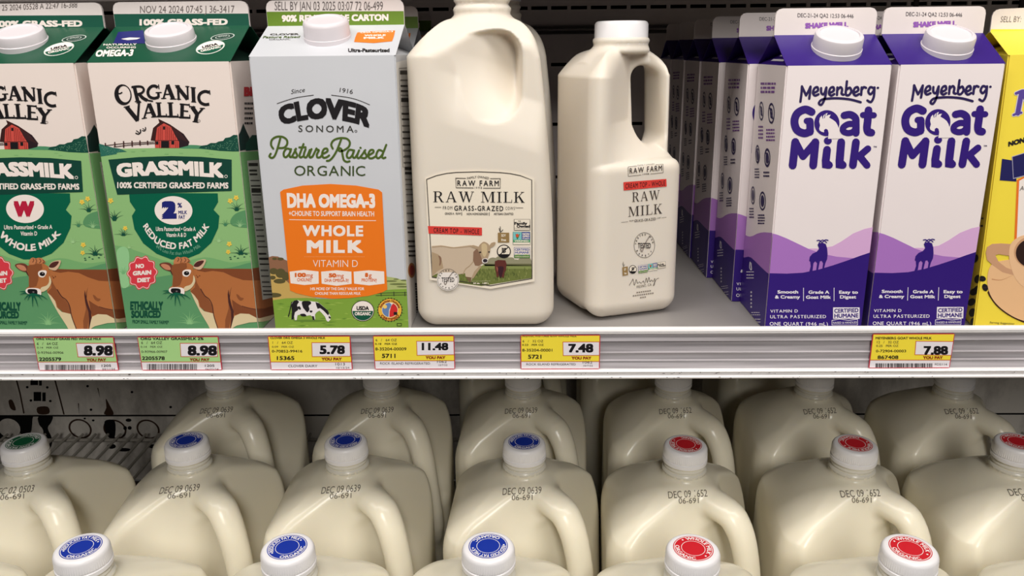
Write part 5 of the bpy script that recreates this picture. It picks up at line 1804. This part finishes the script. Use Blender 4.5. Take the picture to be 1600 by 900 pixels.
def label_seals(pr, box):
    """The five small marks; box maps (mark name, x 0..1, y 0..1) to the crop."""
    GRN, TEA, BLU, TAN = ink(96, 140, 66), ink(128, 196, 196), ink(70, 84, 160), ink(150, 122, 76)

    def quad(k, x0, y0, x1, y1):
        return [box(k, x0, y0), box(k, x1, y0), box(k, x1, y1), box(k, x0, y1)]

    def word(k, s, x0, x1, y, h, m, L, b=0.03):
        pr.text(s, [box(k, x0, y), box(k, x1, y)], [box(k, x0, y - h), box(k, x1, y - h)], m, L, b)
    pr.fill(quad('soy', 0, 0, 1, 1), TAN, 6)
    word('soy', 'SOY', 0.30, 0.70, 0.42, 0.26, FILM, 7)
    word('soy', 'free', 0.30, 0.72, 0.86, 0.26, FILM, 7)
    for e in ((0.12, -0.45), (0.45, -0.30), (0.22, -0.62)):
        pr.stroke([box('soy', 0.22, -0.04), box('soy', (0.22 + e[0]) / 2, e[1] * 0.5), box('soy', *e)], abs(box('soy', 0.06, 0)[0] - box('soy', 0, 0)[0]), LINE, 6, 3)
    pr.fill(quad('fam', -0.01, -0.01, 1.01, 1.01), LINE, 6)
    pr.fill(quad('fam', 0.02, 0.02, 0.98, 0.80), FILM, 7)
    pr.fill(quad('fam', 0.02, 0.83, 0.98, 0.97), FILM, 7)
    word('fam', 'THE', 0.24, 0.42, 0.22, 0.10, BLACK, 8)
    word('fam', 'Family', 0.03, 0.82, 0.50, 0.26, BLACK, 8, 0.05)
    word('fam', 'Owned', 0.16, 0.99, 0.76, 0.25, BLACK, 8, 0.05)
    pr.fill(quad('gmo', -0.02, -0.02, 1.02, 1.02), ink(70, 110, 90), 6)
    pr.fill(quad('gmo', 0.0, 0.0, 0.50, 0.62), TEA, 7)
    pr.fill(quad('gmo', 0.52, 0.0, 1.0, 0.62), BLU, 7)
    pr.fill(quad('gmo', 0.0, 0.62, 1.0, 0.82), ink(84, 164, 110), 7)
    pr.fill(quad('gmo', 0.0, 0.84, 1.0, 1.0), FILM, 7)
    pr.fill([box('gmo', 0.12, 0.12), box('gmo', 0.25, 0.30), box('gmo', 0.42, 0.10), box('gmo', 0.32, 0.45), box('gmo', 0.24, 0.62), box('gmo', 0.18, 0.42)], ink(60, 130, 70), 8)
    c = box('gmo', 0.24, 0.28)
    rx = abs(box('gmo', 0.09, 0)[0] - box('gmo', 0, 0)[0])
    pr.ellipse(c[0], c[1], rx, rx * 1.2, ink(214, 84, 50), 9, 14)
    word('gmo', 'NON', 0.56, 0.96, 0.24, 0.17, FILM, 8, 0.04)
    word('gmo', 'GMO', 0.56, 0.96, 0.43, 0.17, FILM, 8, 0.04)
    word('gmo', 'Project', 0.56, 0.96, 0.57, 0.10, FILM, 8)
    word('gmo', 'VERIFIED', 0.08, 0.92, 0.79, 0.14, FILM, 8, 0.03)
    pr.fill(quad('hum', -0.01, -0.01, 1.01, 1.01), BLU, 6)
    pr.fill(quad('hum', 0.01, 0.02, 0.99, 0.70), FILM, 7)
    pr.fill([box('hum', 0, 0.74), box('hum', 0.25, 0.68), box('hum', 0.5, 0.76), box('hum', 0.75, 0.68), box('hum', 1, 0.74), box('hum', 1, 1), box('hum', 0, 1)], GRN, 8)
    word('hum', 'CERTIFIED', 0.04, 0.96, 0.32, 0.22, BLU, 8, 0.03)
    word('hum', 'HUMANE', 0.06, 0.94, 0.60, 0.22, BLU, 8, 0.03)
    word('hum', 'RAISED & HANDLED', 0.06, 0.94, 0.93, 0.12, FILM, 9, 0.0)


def half_face(K):
    return Ink(half, (0, -HALF_BY, 0), (1, 0, 0), (0, 0, 1), K)


ARCH = [(150, 129), (200, 110), (250, 99), (300, 94), (410, 91), (520, 95), (570, 100), (620, 110), (678, 132)]
pr = half_face(C6)
pr.fill([(142, 122), (200, 101), (250, 90), (300, 85), (410, 81), (520, 86), (575, 91), (630, 102), (690, 124), (692, 642), (470, 680), (165, 634)], FILM, 0)
pr.stroke(ARCH + [(679, 380), (679, 627), (470, 663), (178, 620), (165, 380), (150, 129)], 4, LINE, 4, caps=False)
pr.text('FAMILY OWNED', [(354, 129), (408, 122), (463, 129)], [(353, 118), (408, 111), (464, 118)], LINE, 5, 0.01)
pr.stroke([(348, 124), (296, 123), (298, 171), (386, 172)], 3.2, LINE, 5, caps=False)
pr.stroke([(469, 125), (520, 125), (520, 173), (434, 173)], 3.2, LINE, 5, caps=False)
spaced(pr, 'RAW FARM', 304, 162, 513, 163, 28, BLACK, 5, 0.015, 0.28)
spaced(pr, '1998', 391, 176, 428, 176, 10, LINE, 5, 0.0, 0.4)
serif(pr, 'RAW MILK', 184, 243, 642, 246, 54, BLACK, 5)
pr.stroke([(192, 269), (222, 269)], 2.5, LINE, 5)
pr.stroke([(603, 272), (634, 272)], 2.5, LINE, 5)
spaced(pr, 'FROM', 232, 280, 279, 280, 16, BLACK, 5, 0.0, 0.3)
spaced(pr, 'GRASS-GRAZED', 289, 286, 535, 288, 25, BLACK, 5, 0.015, 0.25)
spaced(pr, 'COWS*', 546, 281, 601, 282, 15, BLACK, 5, 0.0, 0.3)
pr.line('GRADE A - RAW', 242, 306, 322, 306, 11, BLACK, 5, 0.015)
pr.line('NON HOMOGENIZED', 352, 308, 458, 308, 11, BLACK, 5, 0.015)
pr.line('ARTISAN CRAFTED', 487, 308, 586, 308, 11, BLACK, 5, 0.015)
pr.rect(325, 293, 327.5, 310, BLACK, 5)
pr.rect(463, 294, 465.5, 311, BLACK, 5)
pr.fill([(156, 363), (428, 371), (428, 411), (160, 401)], RED2, 6)
spaced(pr, 'CREAM TOP - WHOLE', 185, 396, 414, 404, 24, BLACK, 7, 0.01, 0.25)
pr.build('front_label_print', half, 'cream front label with black lettering and a red banner')

pr = half_face(Z6)
GR, GR2, TREE = ink(112, 122, 62), ink(84, 96, 48), ink(150, 146, 118)
pr.fill([(74, 600), (400, 566), (640, 566), (1240, 572), (1243, 706), (655, 800), (395, 764), (80, 690)], GR, 2)
pr.fill([(640, 570), (690, 548), (1240, 560), (1241, 600), (640, 600)], ink(136, 146, 84), 3)
rnd = random.Random(12)
for i in range(170):
    x, y = rnd.uniform(400, 1235), rnd.uniform(590, 770)
    if y < 800 - abs(x - 655) * 0.155 - 26 and y < 764 + (x - 395) * 0.14 - 22:
        pr.stroke([(x, y + 18), (x + rnd.uniform(-6, 6), y - 10)], 5, GR2 if i % 3 else ink(150, 156, 90), 4, caps=False)
for x, y, a, b in ((790, 510, 60, 44), (870, 500, 60, 50), (960, 510, 80, 46), (1050, 525, 70, 36), (1150, 510, 70, 48), (1210, 520, 34, 50), (720, 535, 50, 26), (1000, 490, 40, 26)):
    x1 = min(x + a, 1241)
    pr.ellipse((x - a + x1) / 2, y, (x1 - x + a) / 2, b, TREE, 2, 20)
pr.fill([(690, 540), (1240, 540), (1240, 566), (690, 566)], ink(104, 104, 70), 3)
HIDE, HID2, HID3 = ink(204, 184, 160), ink(140, 108, 86), ink(178, 154, 124)
pr.fill([(70, 330), (180, 322), (330, 346), (520, 320), (640, 340), (660, 470), (640, 560), (575, 640), (556, 690), (530, 752), (490, 720), (470, 690), (462, 650), (390, 664), (330, 640), (200, 640), (120, 660), (76, 686)], HIDE, 5)
pr.fill([(640, 552), (655, 570), (600, 650), (560, 712), (540, 700), (570, 630)], HID3, 6)
pr.fill([(72, 400), (150, 430), (190, 500), (210, 590), (150, 620), (80, 680)], HID3, 6)
pr.fill([(150, 440), (185, 470), (180, 540), (160, 560), (165, 500)], HID2, 7, 3)
pr.stroke([(80, 345), (200, 335), (330, 352), (520, 335)], 12, HID3, 6, 4)
pr.stroke([(440, 660), (470, 600), (520, 560), (560, 510)], 10, HID3, 6, 4)
pr.fill([(560, 400), (600, 360), (660, 420), (690, 520), (620, 566), (580, 560), (556, 500)], HID2, 6)
pr.fill([(470, 690), (540, 700), (528, 762), (500, 740)], ink(120, 96, 70), 6)
pr.fill([(625, 330), (650, 300), (685, 280), (735, 305), (752, 340), (760, 372), (740, 440), (728, 478), (722, 528), (678, 530), (655, 470), (632, 410), (612, 380)], HID3, 8, 2)
pr.fill([(655, 320), (690, 300), (720, 330), (716, 420), (690, 460), (664, 420)], ink(208, 186, 146), 9, 3)
pr.fill([(518, 336), (560, 320), (640, 350), (628, 372), (580, 362)], HID3, 8, 2)
pr.fill([(744, 338), (770, 295), (820, 286), (806, 326), (762, 352)], HID3, 8, 2)
pr.ellipse(640, 404, 12, 9, BLACK, 10, 12)
pr.ellipse(744, 400, 10, 9, BLACK, 10, 12)
pr.fill([(662, 490), (695, 474), (726, 480), (726, 520), (692, 534), (664, 520)], ink(228, 220, 214), 10, 3)
pr.ellipse(698, 502, 27, 21, ink(48, 40, 48), 11, 18)
CB, CB2 = ink(98, 48, 42), ink(60, 32, 40)
pr.fill([(812, 510), (850, 494), (935, 498), (948, 540), (942, 610), (925, 640), (918, 700), (900, 704), (892, 670), (862, 660), (850, 700), (832, 690), (826, 640), (812, 590)], CB, 7)
pr.fill([(846, 580), (880, 568), (915, 580), (905, 640), (884, 706), (866, 690), (850, 630)], CB2, 8, 3)
pr.fill([(826, 566), (850, 590), (846, 640), (832, 610)], ink(150, 84, 70), 8)
pr.line('64 oz.   1.89 L', 560, 776, 742, 776, 20, FILM, 9, 0.03)
pr.line('GRADE A RAW MILK KEEP REFRIGERATED', 540, 748, 760, 744, 9, ink(200, 196, 160), 9, 0.0)
pr.build('cow_illustration', half)

pr = half_face(Z6)
tested_mark(pr, 262, 722, 122, 1.02, 6, ink(238, 230, 222))
HB = {'soy': (846, 175, 980, 290), 'fam': (1036, 19, 1224, 146), 'gmo': (1026, 168, 1222, 312), 'hum': (1038, 346, 1222, 470)}
label_seals(pr, lambda k, x, y: (HB[k][0] + (HB[k][2] - HB[k][0]) * x, HB[k][1] + (HB[k][3] - HB[k][1]) * y))
wheat_mark(pr, 917, 394, 82, 80)
pr.build('seal_print', half)

# ------------------------------------------------------------------ print on the quart jug
pr = Ink(quart, (0, -QB, 0), (1, 0, 0), (0, 0, 1), Z7)
QL = ink(70, 62, 58)
pr.text('FAMILY OWNED', [(142, 38), (245, 29)], [(141, 29), (244, 20)], QL, 5, 0.0)
pr.stroke([(136, 36), (83, 42), (84, 99), (164, 91)], 2.6, QL, 5, caps=False)
pr.stroke([(250, 29), (296, 25), (297, 77), (218, 85)], 2.6, QL, 5, caps=False)
spaced(pr, 'RAW FARM', 92, 83, 290, 64, 33, QL, 5, 0.015, 0.25)
pr.text('1998', [(172, 92), (211, 88)], [(172, 83), (211, 79)], QL, 5, 0.0)
pr.fill([(54, 135), (316, 115), (318, 161), (56, 186)], RED2, 5)
spaced(pr, 'CREAM TOP - WHOLE', 66, 175, 308, 155, 30, BLACK, 6, 0.01, 0.2)
serif(pr, 'RAW', 108, 256, 276, 241, 58, QL, 5)
serif(pr, 'MILK', 84, 346, 290, 326, 60, QL, 5)
pr.stroke([(42, 380), (82, 377)], 2, QL, 5)
pr.stroke([(288, 353), (316, 349)], 2, QL, 5)
pr.line('FROM', 90, 377, 116, 374, 9, QL, 5, 0.0)
spaced(pr, 'GRASS-GRAZED', 121, 380, 252, 367, 16, QL, 5, 0.01, 0.2)
pr.line('COWS*', 258, 360, 284, 356, 9, QL, 5, 0.0)
tested_mark(pr, 182, 520, 64, 1.22, 6)
QBX = {'soy': ((47, 655), (80, 649), (82, 702), (49, 708)), 'hum': ((145, 645), (200, 637), (201, 684), (146, 691)), 'gmo': ((205, 636), (258, 627), (260, 670), (206, 677)), 'fam': ((263, 627), (310, 619), (311, 655), (264, 663))}


def qbox(k, x, y):
    a, b, c, d = QBX[k]
    return (a[0] * (1 - x) * (1 - y) + b[0] * x * (1 - y) + c[0] * x * y + d[0] * (1 - x) * y, a[1] * (1 - x) * (1 - y) + b[1] * x * (1 - y) + c[1] * x * y + d[1] * (1 - x) * y)


label_seals(pr, qbox)
wheat_mark(pr, 111, 668, 24, 26)
pr.stroke([(90, 765), (104, 742), (112, 726), (116, 745), (122, 764), (132, 730), (140, 752), (152, 744), (162, 752), (176, 738), (178, 750)], 2.6, QL, 5, 4)
pr.stroke([(184, 756), (194, 720), (200, 748), (210, 716), (216, 742), (226, 732), (236, 742), (246, 722), (244, 760), (236, 764), (256, 728), (270, 722)], 2.6, QL, 5, 4)
spaced(pr, 'FRESNO, CA', 135, 783, 225, 767, 15, QL, 5, 0.0, 0.2)
for k, (x0, x1) in enumerate(((134, 222), (112, 240), (156, 200))):
    y0 = 806 + k * 17
    a = x0
    while a < x1 - 6:
        pr.fill([(a, y0 - (a - 134) * 0.14), (a + 9, y0 - (a - 125) * 0.14), (a + 9, y0 + 7 - (a - 125) * 0.14), (a, y0 + 7 - (a - 134) * 0.14)], ink(128, 118, 108), 5)
        a += 13
pr.build('front_print', quart)

# ------------------------------------------------------------------ price tags in the rail
T1, T2, T3, T4 = (0, 490, 4.0), (400, 490, 4.0), (780, 490, 4.0), (1200, 490, 4.0)
TGREEN, TYEL, TWHITE, TBORD = ink(172, 216, 142), ink(248, 226, 66), ink(238, 232, 236), ink(200, 44, 66)
TORNG = ink(206, 84, 48)


def price_tag(label, K, q, col, rows, price, pbox, pay, low, bars, extra):
    """q: the four corners in the crop (top left, top right, bottom right, bottom left)."""
    w = []
    for x, y in q:
        ro, rd = px_ray(K[0] + x / K[2], K[1] + y / K[2])
        t = (-0.0004 - ro.y) / rd.y
        w.append(ro + rd * t)
    x0, x1 = (w[0].x + w[3].x) / 2, (w[1].x + w[2].x) / 2
    z1, z0 = min((w[0].z + w[1].z) / 2 + 0.0003, 0.0066), max((w[2].z + w[3].z) / 2, -0.0202)
    t = thing('price_tag', label, 'price tag', ((x0 + x1) / 2, -0.0001, z0), 0, 'price tags in the shelf rail')
    W_, H_ = x1 - x0, z1 - z0
    bm = bmesh.new()
    r = 0.0012
    n = 4
    out = []
    for cx_, cz_, a0 in ((W_ / 2 - r, r, -90), (W_ / 2 - r, H_ - r, 0), (-W_ / 2 + r, H_ - r, 90), (-W_ / 2 + r, r, 180)):
        for i in range(n + 1):
            a = math.radians(a0 + 90 * i / n)
            out.append((cx_ + r * math.cos(a), cz_ + r * math.sin(a)))
    fa = [bm.verts.new((x, -0.0003, z)) for x, z in out]
    fb = [bm.verts.new((x, 0.0, z)) for x, z in out]
    for i in range(len(out)):
        bm.faces.new((fa[i], fa[(i + 1) % len(out)], fb[(i + 1) % len(out)], fb[i]))
    bm.faces.new(fa)
    bm.faces.new(fb[::-1])
    from_bm('tag_paper', bm, TBORD, t)
    b = 0.0006
    pr = Ink(t, (0, -0.0003, 0), (1, 0, 0), (0, 0, 1), K, (-W_ / 2 + b, W_ / 2 - b, b, H_ - b))
    ymid = low
    pr.fill([(q[0][0] - 90, q[0][1] - 30), (q[1][0] + 90, q[1][1] - 30), (q[2][0] + 90, ymid), (q[3][0] - 90, ymid)], col, 1)
    pr.fill([(q[3][0] - 90, ymid + 3), (q[2][0] + 90, ymid + 3), (q[2][0] + 90, q[2][1] + 40), (q[3][0] - 90, q[3][1] + 40)], TWHITE, 1)
    pr.fill([(q[3][0] - 90, ymid), (q[2][0] + 90, ymid), (q[2][0] + 90, ymid + 4), (q[3][0] - 90, ymid + 4)], TORNG, 2)
    a, c, d, e = pbox
    g = 4
    pr.fill([a, c, d, e], TORNG, 2)
    pr.fill([(a[0] + g, a[1] + g), (c[0] - g, c[1] + g), (d[0] - g, d[1] - g), (e[0] + g, e[1] - g)], TWHITE, 3)
    for s, xa, xb, y, h, bo in rows:
        pr.line(s, xa, y, xb, y, h, BLACK if bo > 0 else DARK, 3, bo)
    pr.line(price[0], price[1], price[3], price[2], price[3], price[4], BLACK, 4, 0.045)
    pr.line('YOU PAY', pay[0], pay[2], pay[1], pay[2], 18, ink(150, 50, 24), 3, 0.05)
    pr.build('tag_print', t)
    if bars:
        pr = Ink(t, (0, -0.0003, 0), (1, 0, 0), (0, 0, 1), K, (-W_ / 2 + b, W_ / 2 - b, b, H_ - b))
        rnd_ = random.Random(len(label))
        x = bars[0]
        while x < bars[1]:
            wd = rnd_.choice((2.2, 2.2, 4, 5.5, 7.5))
            pr.rect(x, bars[2], min(x + wd, bars[1]), bars[3], BLACK, 3)
            x += wd + rnd_.choice((2.5, 3.5, 5))
        pr.build('barcode_print', t)
    return t


price_tag('green price tag marked 8.98 for grass fed whole milk, code 2205579', T1, [(207, 135), (715, 135), (738, 357), (240, 357)], TGREEN,
          [('ORG VALLEY GRASS FED WHOLE MILK', 227, 635, 164, 14, 0.025), ('6   /   64 OZ', 232, 362, 195, 16, 0), ('0.14   PER OZ', 232, 366, 217, 11, 0), ('0-93966-00906', 236, 398, 250, 14, 0), ('2205579', 245, 383, 295, 22, 0.025), ('1205', 636, 695, 332, 15, 0.01), ('03/11/24', 640, 720, 351, 11, 0)],
          ('8.98', 525, 706, 261, 62), [(475, 183), (710, 183), (713, 272), (487, 272)], (542, 664, 297), 300, (282, 598, 319, 354), None)
price_tag('green price tag marked 8.98 for reduced fat grass fed milk, code 2205578', T1, [(858, 133), (1369, 133), (1385, 357), (885, 357)], TGREEN,
          [('ORG VALLEY GRASSMILK 2%', 879, 1273, 164, 17, 0.025), ('6   /   64 OZ', 884, 1014, 189, 16, 0), ('0.14   PER OZ', 880, 1016, 212, 11, 0), ('0-93966-00907', 884, 1046, 244, 14, 0), ('2205578', 888, 1030, 289, 22, 0.025), ('1205', 1282, 1341, 332, 15, 0.01), ('06/02/24', 1284, 1366, 352, 11, 0)],
          ('8.98', 1174, 1357, 261, 62), [(1125, 183), (1362, 183), (1362, 270), (1130, 270)], (1186, 1310, 296), 300, (920, 1236, 314, 350), None)
price_tag('yellow price tag marked 5.78 under the orange-panelled carton', T2, [(74, 133), (593, 133), (600, 352), (90, 352)], TYEL,
          [('CLOVER ORG OMEGA 3 WHOLE MILK', 90, 433, 157, 12, 0.025), ('1   /   64 OZ', 104, 230, 188, 15, 0), ('0.09   PER OZ', 100, 238, 212, 11, 0), ('0-70852-99416', 100, 290, 242, 16, 0.01), ('15365', 131, 240, 289, 24, 0.025), ('CLOVER DAIRY', 202, 384, 334, 15, 0), ('1013', 497, 556, 323, 16, 0), ('10/15/24', 502, 584, 343, 11, 0)],
          ('5.78', 398, 556, 252, 54), [(347, 179), (590, 179), (592, 268), (350, 270)], (410, 537, 292), 300, None, None)
price_tag('yellow price tag marked 11.48 under the half-gallon raw milk jug', T2, [(730, 128), (1240, 128), (1243, 346), (742, 350)], TYEL,
          [('ORGANIC PASTURES RAW WHOLE MILK', 735, 1095, 139, 10, 0.02), ('6   /   64 OZ', 748, 880, 172, 15, 0), ('0.18   PER OZ', 744, 882, 194, 11, 0.01), ('8-35204-00009', 746, 940, 229, 18, 0.01), ('5711', 787, 872, 276, 26, 0.025), ('ROCK ISLAND REFRIGERATED', 776, 1088, 317, 14, 0), ('1062', 1132, 1192, 307, 15, 0), ('10/7/22', 1140, 1196, 326, 10, 0)],
          ('11.48', 1036, 1202, 228, 46), [(1002, 170), (1240, 170), (1241, 258), (1005, 262)], (1060, 1184, 283), 292, None, None)
price_tag('yellow price tag marked 7.48 under the quart raw milk jug', T3, [(130, 128), (630, 127), (630, 345), (136, 350)], TYEL,
          [('ORGANIC PASTURES RAW WHOLE MILK', 134, 484, 145, 10, 0.02), ('6   /   32 OZ', 146, 276, 178, 14, 0), ('0.23   PER OZ', 144, 278, 200, 11, 0.01), ('8-35204-00001', 144, 332, 236, 17, 0.01), ('5721', 180, 264, 281, 25, 0.025), ('ROCK ISLAND REFRIGERATED', 170, 478, 322, 13, 0), ('1062', 522, 582, 311, 15, 0), ('10/7/22', 526, 584, 330, 10, 0)],
          ('7.48', 432, 588, 242, 54), [(396, 175), (628, 174), (628, 262), (398, 264)], (452, 576, 286), 297, None, None)
price_tag('yellow price tag marked 7.88 under the goat milk cartons', T4, [(652, 125), (1162, 127), (1140, 347), (630, 345)], TYEL,
          [('MEYENBERG GOAT WHOLE MILK', 672, 1022, 160, 15, 0.02), ('12   /   32 OZ', 680, 816, 185, 15, 0), ('0.25   PER OZ', 676, 814, 207, 13, 0), ('0-72904-00003', 674, 862, 241, 16, 0.01), ('867408', 684, 814, 283, 22, 0.02), ('FDS114', 1042, 1118, 323, 13, 0), ('07/01/24', 1036, 1120, 346, 10, 0)],
          ('7.88', 972, 1124, 256, 54), [(922, 170), (1160, 172), (1150, 262), (915, 258)], (968, 1092, 283), 288, (672, 1026, 310, 344), None)
